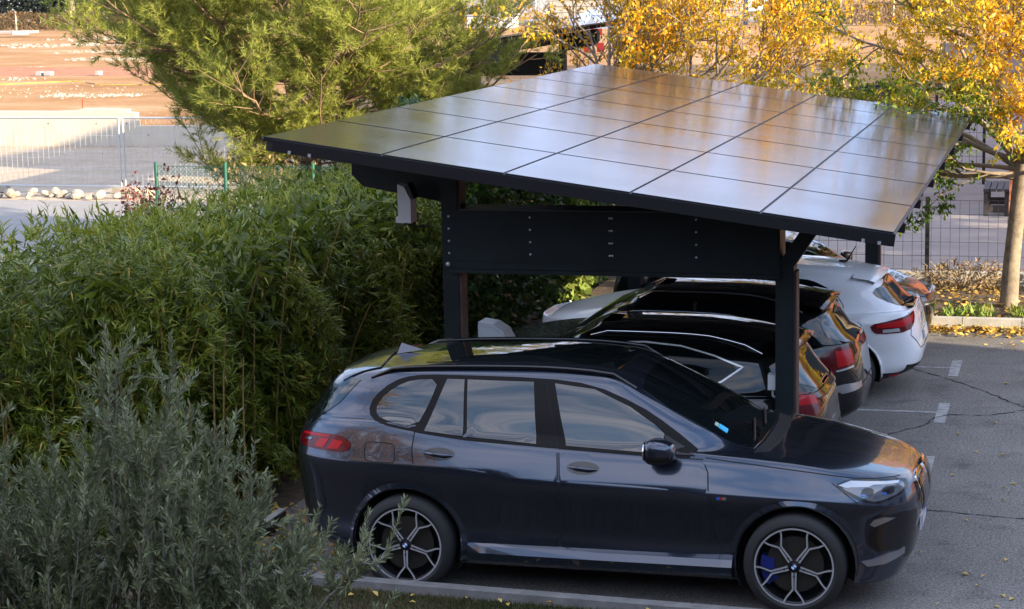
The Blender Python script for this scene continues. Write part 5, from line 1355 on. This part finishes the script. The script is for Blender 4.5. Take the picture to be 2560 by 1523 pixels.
def build_setting():
    sheet('ground', [(-420, -90), (260, -90), (260, 520), (-420, 520)], -.030, m_dirt)
    sheet('gravel_track', [(-70, 24.6), (-10.2, 24.6), (-10.2, 39.0), (-70, 39.0)], -.020, m_track)
    sheet('left_road', [(-60, 5.2), (-6.9, 5.2), (-6.9, 11.4), (-11.6, 13), (-11.6, 25.6), (-60, 25.6)], -.004, m_road)
    sheet('planting_bed', [(-11.6, -6), (-3.3, -6), (-3.3, 24), (-11.6, 24)], -.008, m_soil)
    sheet('car_park', [(-3.3, -.12), (14, -.12), (14, 12.36), (-3.3, 12.36)], 0, m_asph)
    sheet('verge', [(-3.3, 12.5), (14, 12.5), (14, 15.62), (-3.3, 15.62)], .10, m_soil)
    sheet('pavement', [(-6, 15.7), (16, 15.7), (16, 58), (-6, 58)], -.004, m_pave)
    prop(board([(-5.0, .165), (4.5, -.424)], -.125, 0., -.02, .12, m_kerb, 'near_kerb'), kind='structure')
    b = MB()
    for k in range(24):
        x0 = -3.2 + k * .75; b.box(x0 + .004, x0 + .746, 12.36, 12.52, -.02, .15)
    prop(b.build('back_kerb', m_kerb2), kind='structure')
    # near lawn strip
    prop(mesh_py('lawn_strip', [(-26, .04, .06), (-26, -17, .03), (15, -17, .03), (15, -.64, .06)], [(0, 1, 2, 3)], m_soil), kind='structure')
    # markings
    for y in (2.25, 4.75, 7.25, 9.75):
        b = MB(); b.add([(.4, y - .035, .004), (2.05, y - .035, .004), (2.05, y + .035, .004), (.4, y + .035, .004)], [(0, 1, 2, 3)])
        b.add([(2.05, y - .5, .004), (2.165, y - .5, .004), (2.165, y + .49, .004), (2.05, y + .49, .004)], [(0, 1, 2, 3)])
        prop(b.build('parking_marking', m_line), kind='structure')
    crack('asphalt_crack', [(2.0, 3.24), (2.39, 3.19), (2.68, 3.13), (2.87, 3.09), (3.4, 3.06)])
    crack('asphalt_crack', [(1.40, 5.8), (1.59, 5.99), (1.78, 6.35), (1.97, 6.58), (2.05, 6.97), (2.21, 7.18), (2.45, 7.15), (2.73, 7.3), (2.94, 7.52), (3.4, 7.9)])
    crack('asphalt_crack', [(1.5, 9.8), (1.68, 9.55), (1.96, 9.22), (2.29, 8.78), (2.54, 8.39), (2.7, 8.08), (2.94, 7.67), (3.3, 7.3)])
    # board edging at the tail of the first space
    r = empty('edging_board', (-3.16, .95, 0), 0, 'short dark edging board with a pale top behind the rear bumper of the front SUV', 'edging')
    b = MB(); b.box(-.03, .03, -.75, .75, 0, .128); b.build('plank', m_rail, r)
    b = MB(); b.box(-.034, .034, -.752, .752, .1285, .142); b.build('top_strip', m_kerb2, r)
    # lawn blades, fallen leaves, litter
    n = 26000; x = rng.uniform(-2.6, 2.2, n); y = -.145 - .062 * x - .18 - rng.exponential(.35, n); z = np.full(n, .055)
    L = rng.uniform(.02, .055, n); V = leaves(np.stack([x, y, z], 1), rdir(n, R_(25), R_(85)), L, L * .16, None, .1, .3)
    prop(np_mesh('lawn_grass', V, 4, m_grass, np.clip(rng.beta(1.8, 2, n) + .25 * np.sin(x * 3) * .5, 0, 1)), 'short patchy grass beside the near kerb', 'grass', kind='stuff')
    def litter(name, label, n, xs, ys, z, l0, f=None):
        x = rng.uniform(*xs, n); y = ys(n); zz = z + rng.uniform(.0, .05, n); L = l0 * rng.uniform(.6, 1.3, n)
        V = leaves(np.stack([x, y, zz], 1), rdir(n, R_(-25), R_(30)), L, L * .6, rng.normal(size=(n, 3)) * .35 + [0, 0, 1.], .15, .45)
        return prop(np_mesh(name, V, 4, m_litter, rng.beta(2, 1.6, n)), label, 'leaf litter', kind='stuff')
    litter('leaf_litter', 'drift of fallen yellow leaves along the foot of the back kerb', 1500, (.6, 5.5), lambda n: 12.35 - rng.exponential(.16, n), .005, .085)
    litter('leaf_litter', 'fallen leaves scattered over the planted strip by the mesh fence', 2300, (-2, 6), lambda n: rng.uniform(12.55, 15.55, n), .105, .085)
    litter('leaf_litter', 'brown leaves lying under the bamboo beside the front SUV', 900, (-3.9, -2.3), lambda n: rng.uniform(-.05, 2.2, n), .005, .06)
    n = 1600; x = rng.uniform(.8, 4.6, n); y = rng.normal(12.85, .16, n) + .35 * (rng.random(n) < .25); L = rng.uniform(.06, .16, n)
    cl = np.sin(x * 7) + np.sin(x * 3.1 + 1) > -.1; x, y, L = x[cl], y[cl], L[cl]; n = len(x)
    V = leaves(np.stack([x, y, np.full(n, .10)], 1), rdir(n, R_(25), R_(80)), L, L * .28, None, .1, .4)
    prop(np_mesh('verge_weeds', V, 4, m_weed, rng.beta(2, 2, n)), 'green weeds growing just behind the back kerb', 'weeds', kind='stuff')
    pts = [(2.56, 5.46), (2.76, 5.35), (2.82, 4.09), (2.91, 4.0), (2.96, 4.27), (2.45, 2.29), (2.84, 3.66), (2.95, 1.81), (2.68, 1.3), (2.77, 1.26), (2.77, 1.04), (2.97, .77), (3.03, .77), (2.5, .53), (2.89, .54), (2.25, 1.87), (2.03, 4.92), (2.3, 9.3), (2.5, 10.6), (2.2, 11.0), (2.75, 8.9), (2.1, 10.2), (2.6, 11.4), (2.35, 6.2), (2.6, 2.9), (2.4, 4.5), (2.7, 6.8)]
    base = None; g = random.Random(3)
    for (x, y) in pts:
        if base is None:
            V = leaves(np.zeros((1, 3)), np.array([[1., 0, .05]]), .075, .042, np.array([[0, .1, 1.]]), .25, .45)
            base = np_mesh('fallen_leaf', V, 4, m_litter, [.85]); o = base
            prop(o, 'single pale yellow leaf lying on the grey asphalt of the car park', 'leaf', 'fallen leaves on the asphalt')
        else: o = base.copy(); COL.objects.link(o)
        o.location = (x, y, .008); o.rotation_euler = (g.uniform(-.2, .2), g.uniform(-.25, .1), g.uniform(0, 6.28)); s = g.uniform(.5, 1.0); o.scale = (s, s, s)
    gl = None
    for (x, y) in [(-1.71, -.30), (-1.57, -.42), (-1.77, -.40), (-1.3, -.33), (-1.3, -.50), (-.91, -.33), (-.62, -.38), (-.55, -.45), (-.22, -.36), (.02, -.42), (.35, -.50), (-2.0, -.36), (.5, -.42)]:
        if gl is None:
            gl = base.copy(); gl.data = base.data; COL.objects.link(gl); o = gl
            prop(o, 'single yellow leaf lying on the grass beside the near kerb', 'leaf', 'fallen leaves on the near grass')
        else: o = gl.copy(); COL.objects.link(o)
        o.location = (x, y, .095); o.rotation_euler = (g.uniform(-.4, .4), g.uniform(-.4, .3), g.uniform(0, 6.28)); s = g.uniform(.7, 1.2); o.scale = (s, s, s)

def mesh_panel(b, x0, x1, y, z0, z1, dx, dz, r, double=()):
    k = int(round((x1 - x0) / dx))
    for i in range(k + 1): xx = x0 + (x1 - x0) * i / k; b.tube([(xx, y, z0), (xx, y, z1)], r, 4, caps=False)
    k = int(round((z1 - z0) / dz))
    for i in range(k + 1): zz = z0 + (z1 - z0) * i / k; b.tube([(x0, y - r, zz), (x1, y - r, zz)], r, 4, caps=False)

def build_right_back():
    r = empty('low_wall', (0, 15.72, 0), 0, 'low pale concrete wall under the dark mesh fence', 'wall')
    b = MB(); b.box(-6, 9, -.08, .08, -.02, .27); b.build('wall_body', m_kerb2, r)
    r = empty('mesh_fence', (0, 15.72, .27), 0, 'dark welded mesh fence standing on the low concrete wall', 'fence')
    b = MB()
    for x in (-6.13, -3.63, -1.13, 1.37, 3.87, 6.37):
        p = MB(); p.box(x - .03, x + .03, -.035, .035, -.25, 1.09); p.build('fence_post', m_wire, r)
    mesh_panel(b, -6.1, 6.4, -.04, .03, 1.04, .135, .2, .003); b.build('wire_mesh', m_wire, r)
    shrub('sun_patch_creeper', 'bright yellow green creeper added for the sunlit patch of hedge under the carport beam', 'creeper', (-3.42, 13.55, 0), .34, .75, 1.5, 1700, m_weed, .12, 71, lambda P, g: .55 + g.normal(0, .25, len(P)), 6, .7)  # lighter leaves added to stand for sun on the hedge
    shrub('dry_bush', 'dry tangled brown bush at the foot of the mesh fence', 'bush', (1.95, 15.15, .08), .75, .35, .42, 900, m_dry, .10, 31, lambda P, g: g.beta(2, 2, len(P)), 10, .2)
    shrub('dry_bush', 'low dry bush at the fence right of the pale trunk', 'bush', (3.3, 15.2, .08), .6, .35, .40, 700, m_dry, .10, 32, lambda P, g: g.beta(2, 2, len(P)), 10, .2)
    # bench and orange totem
    r = empty('park_bench', (2.02, 25.5, 0), 0, 'dark slatted bench standing on the shaded pavement', 'bench')
    for i in range(4):
        b = MB(); x = -.235 + i * .122; b.box(x, x + .104, -.75, .75, .46, .51); b.build('slat', m_bench, r)
    for y in (-.7, .66):
        b = MB(); b.box(-.23, -.15, y, y + .06, 0, .459); b.build('leg', m_bench, r)
        b = MB(); b.box(.15, .23, y, y + .06, 0, .459); b.build('leg', m_bench, r)
        b = MB(); b.box(-.149, .149, y + .005, y + .055, .06, .20); b.build('crossbar', m_bench, r)
    r = empty('orange_totem', (2.33, 24.75, 0), 0, 'narrow orange panel standing beside the dark bench', 'sign')
    b = MB(); b.prism([(-.075, .0), (.03, .0), (.075, .35), (.075, .75), (.04, 1.15), (-.075, 1.15)], 'y', -.04, .04); b.build('panel', m_orange, r)
    # orange building beyond the right edge of the view
    r = empty('orange_building', (2.5, 24.7, 0), 0, 'tall orange rendered building just right of the bench', 'building')
    b = MB(); b.box(0, 34, 0, 52, -.02, 8.5); b.build('wall', m_orange, r)
    b = MB(); b.box(-.02, 34.1, -.03, 52.1, 8.5, 8.72); b.build('parapet', m_kerb2, r)
    for i in range(7):
        for k in range(2):
            x = 1.6 + i * 4.3; z = 1.0 + k * 3.6
            b = MB(); b.box(x, x + 2.4, -.06, -.001, z, z + 2.3); b.build('window', m_blueglass, r)
    # grey wall and dark hedge beyond the pavement
    r = empty('concrete_wall', (0, 76, 0), 0, 'plain grey concrete wall far behind the yellow tree on the right', 'wall')
    b = MB(); b.box(-2.2, 2.4, 0, .25, -.02, 1.25)
    for x in (-2.2, -1.0, .2, 1.4): b.box(x - .01, x + .01, -.012, -.001, 0, 1.25, 1)
    b.build('wall_body', [m_concgrey, m_kerb], r)
    P, N = hedge_surface(6500, (-1.15, .30, 27.2, 28.6), lambda x, y: 2.30 - .5 * np.abs(x + .4) ** 2, .30, (.25, .35, .4), .12)
    leaf_hedge('dark_hedge', 'dense blackish green clipped bush on the shaded pavement behind the carport roof', (-.4, 27.9, 0), P, N, m_darkhedge, .06, rng.beta(2, 2.5, len(P)), 'bush')
    r = empty('pavement_fence', (0, 30.5, 0), 0, 'thin dark fence posts and mesh beside the blackish bush', 'fence')
    for x in (-1.9, .55, 1.55):
        p = MB(); p.box(x - .03, x + .03, -.03, .03, 0, 1.9); p.build('fence_post', m_wire, r)
    b = MB(); mesh_panel(b, -1.9, 1.55, -.04, .1, 1.85, .15, .25, .004); b.build('wire_mesh', m_wire, r)

def build_left_back():
    r = empty('concrete_wall', (0, 39.2, 0), 0, 'long cream concrete wall with a stepped top across the building site', 'wall')
    b = MB(); b.prism([(-62, -.03), (-22.17, -.03), (-22.17, .93), (-22.42, .945), (-22.42, 1.02), (-23.8, 1.05), (-24.0, 1.0), (-24.7, .97), (-27.5, .98), (-62, .98)], 'y', -.12, .12)
    b.box(-22.17, -11.0, -.12, .12, -.03, .555)
    for x in (-26.0, -25.0, -23.0, -21.0, -19.5): b.box(x - .012, x + .012, -.124, -.1205, 0, .54, 1)
    b.build('wall_body', [m_conc, m_kerb2], r)
    for (x, z) in ((-24.9, .62), (-22.7, .33), (-22.45, .63), (-23.4, .62), (-21.8, .30)):
        b = MB(); b.lathe([(0, -.002), (.022, -.002)], (x, -.122, z), 8, axis='y'); b.build('tie_hole', m_wire, r)
    r = empty('marker_stake', (-23.85, 39.2, 1.03), 0, 'thin orange stake standing on top of the cream wall', 'stake')
    b = MB(); b.tube([(0, 0, 0), (.01, 0, .28)], .018, 6); b.build('stake', m_redpl, r)
    # temporary fence panels
    def heras(x0, x1, label):
        r = empty('construction_fence', (x0, 27.2, 0), 0, label, 'fence', 'construction fence panels')
        w = x1 - x0; b = MB()
        b.tube([(0, 0, .08), (0, 0, 1.66)], .021, 8); b.tube([(w, 0, .08), (w, 0, 1.66)], .021, 8); b.tube([(0, 0, 1.655), (w, 0, 1.655)], .019, 8); b.tube([(0, 0, .14), (w, 0, .14)], .019, 8)
        b.build('frame', m_galv, r)
        b = MB(); mesh_panel(b, .03, w - .03, 0, .16, 1.63, .13, .33, .0035); b.build('wire_mesh', m_galv, r)
        b = MB(); b.prism([(-.32, 0), (.32, 0), (.26, .13), (-.26, .13)], 'y', -.12, .12); b.build('foot_block', m_rock, r)
    heras(-20.0, -16.93, 'galvanised construction fence panel cut off by the left edge of the view')
    heras(-16.83, -13.5, 'galvanised construction fence panel half hidden by the pine')
    heras(-13.4, -10.1, 'galvanised construction fence panel wholly behind the pine')
    # rocks at the foot of the fence
    g = random.Random(9); bases = [rock_mesh(40 + i, 1.) for i in range(5)]
    for i in range(46):
        me = bases[i % 5]; o = bpy.data.objects.new('rock', me); COL.objects.link(o)
        x = -21.2 + 5.6 * i / 46 + g.uniform(-.1, .1); s = g.uniform(.05, .15) if i % 6 else g.uniform(.14, .2)
        o.location = (x, 26.2 + .05 * (x + 19) + g.uniform(-.45, .45), s * .35); o.scale = (s, s, s); o.rotation_euler = (g.uniform(-.4, .4), g.uniform(-.4, .4), g.uniform(0, 6.28))
        prop(o, 'pale limestone rock lying in the row at the foot of the construction fence', 'rock', 'rocks along the construction fence')
    # rubble streaks on the site
    V, F = [], []
    gg = np.random.default_rng(4)
    def streak(x0, y0, x1, y1, n, s0, sy):
        for k in range(int(n * .7)):
            t = gg.random(); x = x0 + (x1 - x0) * t; y = y0 + (y1 - y0) * t + gg.normal(0, sy); s = s0 * .62 * gg.uniform(.25, 1.25) ** 1.6; a = gg.uniform(0, 6.28); b_ = len(V)
            for q in range(5): V.append((x + s * math.cos(a + q * 1.257) * 1.3, y + s * math.sin(a + q * 1.257), 0 - .03))
            V.append((x + gg.normal(0, s * .2), y, s * gg.uniform(.35, .8)))
            for q in range(5): F.append((b_ + q, b_ + (q + 1) % 5, b_ + 5))
    streak(-68.5, 116.3, -62, 126, 260, .20, 1.6); streak(-72, 121, -60, 122, 200, .2, 1.2); streak(-51.6, 86.5, -50.3, 87, 80, .12, .5); streak(-60, 108.4, -50, 109, 220, .18, 1.2)
    streak(-54, 97.4, -45, 96, 200, .16, .9); streak(-37.2, 62.4, -33, 62.6, 260, .12, .5); streak(-52, 76, -44, 75, 130, .12, .7); streak(-74, 135, -50, 132, 300, .25, 3.5); streak(-44, 66, -33, 64, 240, .07, 2.5); streak(-30, 50, -22, 44, 160, .05, 3)
    prop(mesh_py('site_rubble', V, F, m_rock), 'pale stony rubble strewn in streaks over the ochre building site', 'rubble', kind='stuff')
    # dug trench face, reddish
    r = empty('earth_bank', (-48, 79, 0), 0, 'low red brown bank of cut earth across the building site', 'bank')
    m_red = M('red earth cut', (.33, .13, .06), rough=.95, var=.25, vscale=1.2)
    b = MB(); b.add([(-16, 4.4, .30), (14, 3.2, .12), (14, -.6, -.03), (-16, -1.8, -.03), (-16, 6.5, .02), (14, 5, .0)], [(3, 2, 1, 0), (0, 1, 5, 4)]); b.build('bank_face', m_red, r)
    for (x, w_) in ((2.0, .26), (2.45, .34), (5.2, .22)):
        b = MB(); b.box(x, x + w_, -.9, -.5, 0, .20); b.build('stacked_slabs', m_concgrey, r)
    r = empty('barrier_tape', (-40, 68.5, 0), 0, 'sagging yellow and black tape strung across the site', 'tape')
    b = MB(); b.tube([(-8, .2, .1), (-2.5, -.2, .12), (-.4, 2., .12), (.0, 2.1, .12), (2.65, -.6, .10), (6, -.5, .10)], .02, 5); b.build('tape', m_yelltape, r)
    for x in (-.2,):
        b = MB(); b.tube([(x, 2.1, 0), (x, 2.1, .14)], .03, 6); b.build('peg', m_post, r)
    # red and white stuff on the rubble pile
    # far brush fence
    r = empty('brush_fence', (-86, 158, 0), 0, 'long brushwood fence with pale posts at the far side of the site', 'fence')
    P = []
    for k in range(-4, 9):
        b = MB(); x = -90.2 + 5.55 * k; b.tube([(x + 86, -.1, 0), (x + 86, -.1, 1.78)], .085, 6); b.build('fence_post', m_post, r)
    n = 15000; x = rng.uniform(-112, -46, n); ph = ((x + 90.2) / 5.55) % 1; top = 1.62 - .20 * np.sin(ph * math.pi)
    z = rng.uniform(0, 1, n) * top; V = leaves(np.stack([x + 86, rng.normal(0, .08, n), z], 1), rdir(n, R_(20), R_(160)), rng.uniform(.25, .5, n), rng.uniform(.04, .10, n), np.tile([0, -1., .2], (n, 1)), .1, .4)
    np_mesh('brushwood', V, 4, m_dry, rng.beta(2, 2, n), r)
    P, N = hedge_surface(14000, (-125, -50, 166, 168), lambda x, y: 2.75 + .1 * np.sin(x), .5, (.1, 0, .9), .2)
    leaf_hedge('far_hedge', 'dark blue green clipped hedge behind the brushwood fence', (-86, 167, 0), P, N, m_darkhedge, .5, rng.beta(2, 2, len(P)))
    r = empty('far_wall', (-90, 190, 0), 0, 'grey lavender wall running behind the far dark hedge', 'wall'); b = MB(); b.box(-60, 60, 0, .5, -.03, 4.6); b.build('wall_body', m_render, r)
    r = empty('street_tree', (-86.6, 162, 0), 0, 'pale trunked tree standing behind the far brushwood fence', 'tree')
    b = MB(); b.tube([(0, 0, 0), (.05, 0, 1.5), (-.1, 0, 3.5), (.0, 0, 6)], [.36, .30, .24, .15], 9); b.build('trunk', m_barkpale, r)
    n = 1500; v = unit(rng.normal(size=(n, 3))) * (rng.random((n, 1)) ** .4) * [2.4, 2.4, 1.8] + [0, 0, 7.]; np_mesh('crown', leaves(v, rng.normal(size=(n, 3)), .4, .2), 4, m_ivy, rng.beta(2, 2, n), r)
    r = empty('flat_trailer', (-82, 142, 0), 0, 'grey flat trailer with a pale side board parked at the far left of the site', 'trailer')
    b = MB(); b.box(-6, 2.0, -.9, .9, .28, .46); b.build('deck', m_concgrey, r)
    b = MB(); b.box(.55, 2.02, -.93, -.905, .18, .50); b.build('side_board', m_whitebox, r)
    for x in (-2.6, -1.6):
        b = MB(); b.lathe([(0, -.95), (.24, -.95), (.24, -.75), (0, -.75)], (x, 0, .21), 14); b.build('wheel', m_tyre, r)
    # green chain link fence near the pine
    r = empty('chain_link_fence', (-10.4, 15.0, 0), 0, 'green chain link fence between the bamboo and the pine', 'fence')
    for x in (.0, 1.16, 2.6, 4.2):
        b = MB(); b.tube([(x, 0, 0), (x, 0, 1.86)], .03, 8); b.build('fence_post', m_greenwire, r)
    b = MB(); w, h, st = 4.2, 1.35, .065
    k = int(w / st)
    for i in range(-int(h / st), k):
        for sg in (1, -1):
            x0 = i * st; x1 = x0 + h; a0, a1 = max(0, x0), min(w, x1)
            if a1 <= a0: continue
            z0, z1 = a0 - x0, a1 - x0
            if sg < 0: z0, z1 = h - z0, h - z1
            b.tube([(a0, -.01 * sg, .45 + z0), (a1, -.01 * sg, .45 + z1)], .003, 3, caps=False)
    b.tube([(0, 0, 1.8), (w, 0, 1.8)], .004, 4); b.build('wire_mesh', m_greenwire, r)
    shrub('red_shrub', 'upright shrub with dark red leaves left of the green fence', 'shrub', (-10.75, 14.9, .2), .24, .24, 1.45, 420, m_redleaf, .075, 51, lambda P, g: .25 + .35 * (P[:, 2] > .9) + g.normal(0, .15, len(P)), 7, .5)
    shrub('red_shrub', 'pinkish red leaved shrub at the edge of the bamboo in front of the green fence', 'shrub', (-9.7, 13.6, .2), .34, .3, 1.62, 460, m_redleaf, .085, 52, lambda P, g: .75 + g.normal(0, .15, len(P)), 7, .5)
    shrub('dry_shrub', 'pale dry bush at the foot of the pine', 'shrub', (-8.9, 15.6, .0), 1.1, .7, 2.05, 1500, m_dry, .09, 53, lambda P, g: .55 + g.normal(0, .25, len(P)), 10, .4)
    shrub('yellow_shrub', 'yellow green shrub beside the red leaved shrub', 'shrub', (-10.25, 14.4, .1), .30, .25, 1.30, 420, m_weed, .085, 54, lambda P, g: .8 + g.normal(0, .2, len(P)), 7, .5)

def build_far_right():
    # brown leafless thicket and far things between the trees
    shrub('bare_thicket', 'leafless brown thicket far behind the second carport', 'thicket', (-44.2, 158, 0), 3.2, 2.0, 5.2, 5200, m_dry, .40, 61, lambda P, g: .05 + g.beta(2, 3, len(P)) * .5, 40, .10)
    r = empty('white_shed', (-43, 150, 0), 0, 'small white shed in front of the brown thicket', 'shed'); b = MB(); b.box(-1.9, 1.9, 0, 2, 0, 1.0); b.build('wall', m_roofing, r); b = MB(); b.box(-2.0, 2.0, -.1, 2.1, 1.0, 1.12); b.build('roof', m_concgrey, r)
    for x in (-1.5, -.6, .3):
        b = MB(); b.box(x, x + .4, -.03, -.001, .35, .8); b.build('window', m_blueglass, r)
    sheet('sports_pitch', [(-46, 165), (-30, 165), (-30, 230), (-46, 230)], -.018, m_pitch)
    r = empty('goal_frame', (-41.5, 164, 0), 0, 'thin white goal frame on the green pitch', 'goal'); b = MB(); b.tube([(-1.2, 0, 0), (-1.2, 0, 5.2)], .11, 6); b.tube([(0, 0, 0), (0, 0, 5.4)], .11, 6); b.tube([(-2.2, 0, .15), (1.2, 0, .15)], .22, 6); b.build('frame', m_roofing, r)
    r = empty('white_marquee', (-13.4, 60, 0), 0, 'white marquee with a ridged roof behind the second carport', 'tent')
    b = MB()
    for i in range(3):
        x0 = -2.0 + i * 1.25
        b.add([(x0 * .62, -1.2, 2.55), (x0 * .62 + .39, -1.2, 2.95), (x0 * .62 + .78, -1.2, 2.55), (x0 * .62, 4, 2.9), (x0 * .62 + .39, 4, 3.3), (x0 * .62 + .78, 4, 2.9)], [(0, 1, 4, 3), (1, 2, 5, 4), (0, 2, 1)])
    b.build('canopy', m_roofing, r)
    for x in (-1.2, 1.05):
        b = MB(); b.tube([(x, -1.2, 0), (x, -1.2, 2.55)], .05, 6); b.build('pole', m_galv, r)
    r = empty('stone_wall', (-26, 158, 0), 0, 'tall coursed beige stone wall at the top edge of the view', 'wall')
    m_stone = M('beige stone', (.44, .40, .33), rough=.95, var=.2, vscale=.8)
    b = MB(); b.box(-14, 6.5, 0, .6, 0, 6.5)
    for k in range(12): b.box(-14, 6.5, -.03, -.001, .5 + k * .5, .54 + k * .5, 1)
    b.build('wall_body', [m_stone, m_kerb], r)
    r = empty('entrance_sign', (-20.4, 150, 0), 0, 'dark blue framed white sign with a red patch at the top edge of the view', 'sign')
    b = MB(); b.box(-1.7, -1.35, 0, .3, 0, 3.2); b.box(1.35, 1.7, 0, .3, 0, 3.2); b.box(-1.35, 1.35, .05, .25, 2.75, 3.0); b.build('frame', M('dark blue steel', (.03, .05, .09), rough=.5), r)
    b = MB(); b.box(-1.3, 1.3, .10, .16, 1.1, 2.6); b.build('board', m_whitebox, r)
    b = MB(); b.box(.1, 1.1, .06, .095, 1.1, 1.8); b.build('red_patch', m_redpl, r)
    r = empty('red_banner', (-17.2, 76, 0), 0, 'red banner seen through the yellow leaves', 'banner')
    for (x, z, w, h) in ((-.25, 1.75, .5, .45), (-.6, 1.0, .28, .5), (.0, 1.0, .32, .42)):
        b = MB(); b.box(x, x + w, -.03, .0, z, z + h); b.build('cloth', m_redpl, r)
    b = MB(); b.tube([(-.3, .02, 0), (-.3, .02, 2.3)], .03, 6); b.build('pole', m_galv, r)
    # brush fence on the right
    r = empty('brush_fence', (-6, 146, 0), 0, 'brown brushwood fence behind the yellow tree on the right', 'fence')
    for k in range(5):
        b = MB(); b.tube([(-8 + 4 * k, -.1, 0), (-8 + 4 * k, -.1, 1.9)], .08, 6); b.build('fence_post', m_post, r)
    n = 5000; V = leaves(np.stack([rng.uniform(-10, 12, n), rng.normal(0, .1, n), rng.uniform(0, 1.7, n)], 1), rdir(n, R_(20), R_(160)), rng.uniform(.25, .5, n), rng.uniform(.04, .1, n), np.tile([0, -1., .2], (n, 1)), .1, .4)
    np_mesh('brushwood', V, 4, m_dry, rng.beta(2, 2, n), r)
    shrub('far_tree', 'dark green far tree above the brushwood fence on the right', 'tree', (-4, 156, 0), 7, 3, 7.5, 4200, m_ivy, .7, 62, lambda P, g: g.beta(1.5, 3, len(P)), 8, .5)
    shrub('far_bush', 'grey green bush in front of the stone wall', 'bush', (-13.5, 120, 0), 2.4, 1.2, 2.6, 1800, m_ivy, .4, 63, lambda P, g: g.beta(2, 2, len(P)) * .7, 8, .4)
    # an unseen block shaped to throw shade over the car park, and the block the picture is taken from
    r = empty('shade_building', (16.4, 5.2, 0), 0, 'tall pale unseen block added right of the car park to shade it', 'building')
    b = MB(); b.box(0, 4.5, -40, 0, 0, 10.6); b.build('wall', m_render, r)
    for i in range(8):
        for k in range(3):
            b = MB(); b.box(-.06, -.001, -38 + i * 4.8, -36 + i * 4.8, 1.2 + k * 3.1, 2.9 + k * 3.1); b.build('window', m_blueglass, r)
    r = empty('office_building', (0, -17, 0), 0, 'low pale office block behind the near lawn', 'building')
    b = MB(); b.box(-16, 12, -14, 0, 0, 6.6); b.build('wall', M('dark grey cladding', (.13, .13, .14), rough=.8, var=.06, vscale=.8), r)
    for k in (0, 1):
        b = MB(); b.box(-15, 11, .001, .06, 1.1 + k * 3.1, 2.6 + k * 3.1); b.build('window', m_blueglass, r)
# ------------------------------------------------------------------ assemble
build_setting()
build_suv()
build_cars()
cp = build_carport()
dup_tree(cp, (-10.35, 36.8, 0), math.pi, 'second dark solar carport far beyond the pine, seen edge on')
build_boxes()
build_bamboo()
build_olives()
build_pine()
build_autumn()
build_ivy()
build_right_back()
build_left_back()
build_far_right()
trees = [o for o in COL.objects if o.name.startswith('autumn_tree') and o.parent is None]
build_lawn_tree()
dup_tree(trees[-1], (8.2, 17.6, 0), 2.2, 'yellow leaved tree further along the planted strip')
dup_tree(trees[-1], (12.2, 16.2, 0), 4.0, 'yellow leaved tree at the far end of the planted strip')
dup_tree(trees[-1], (7.8, 20.6, 0), 5.1, 'yellow leaved tree on the pavement right of the view, nearest the orange building')
dup_tree(trees[-1], (13.5, 17.5, 0), 3.1, 'yellow leaved tree on the pavement well right of the view')
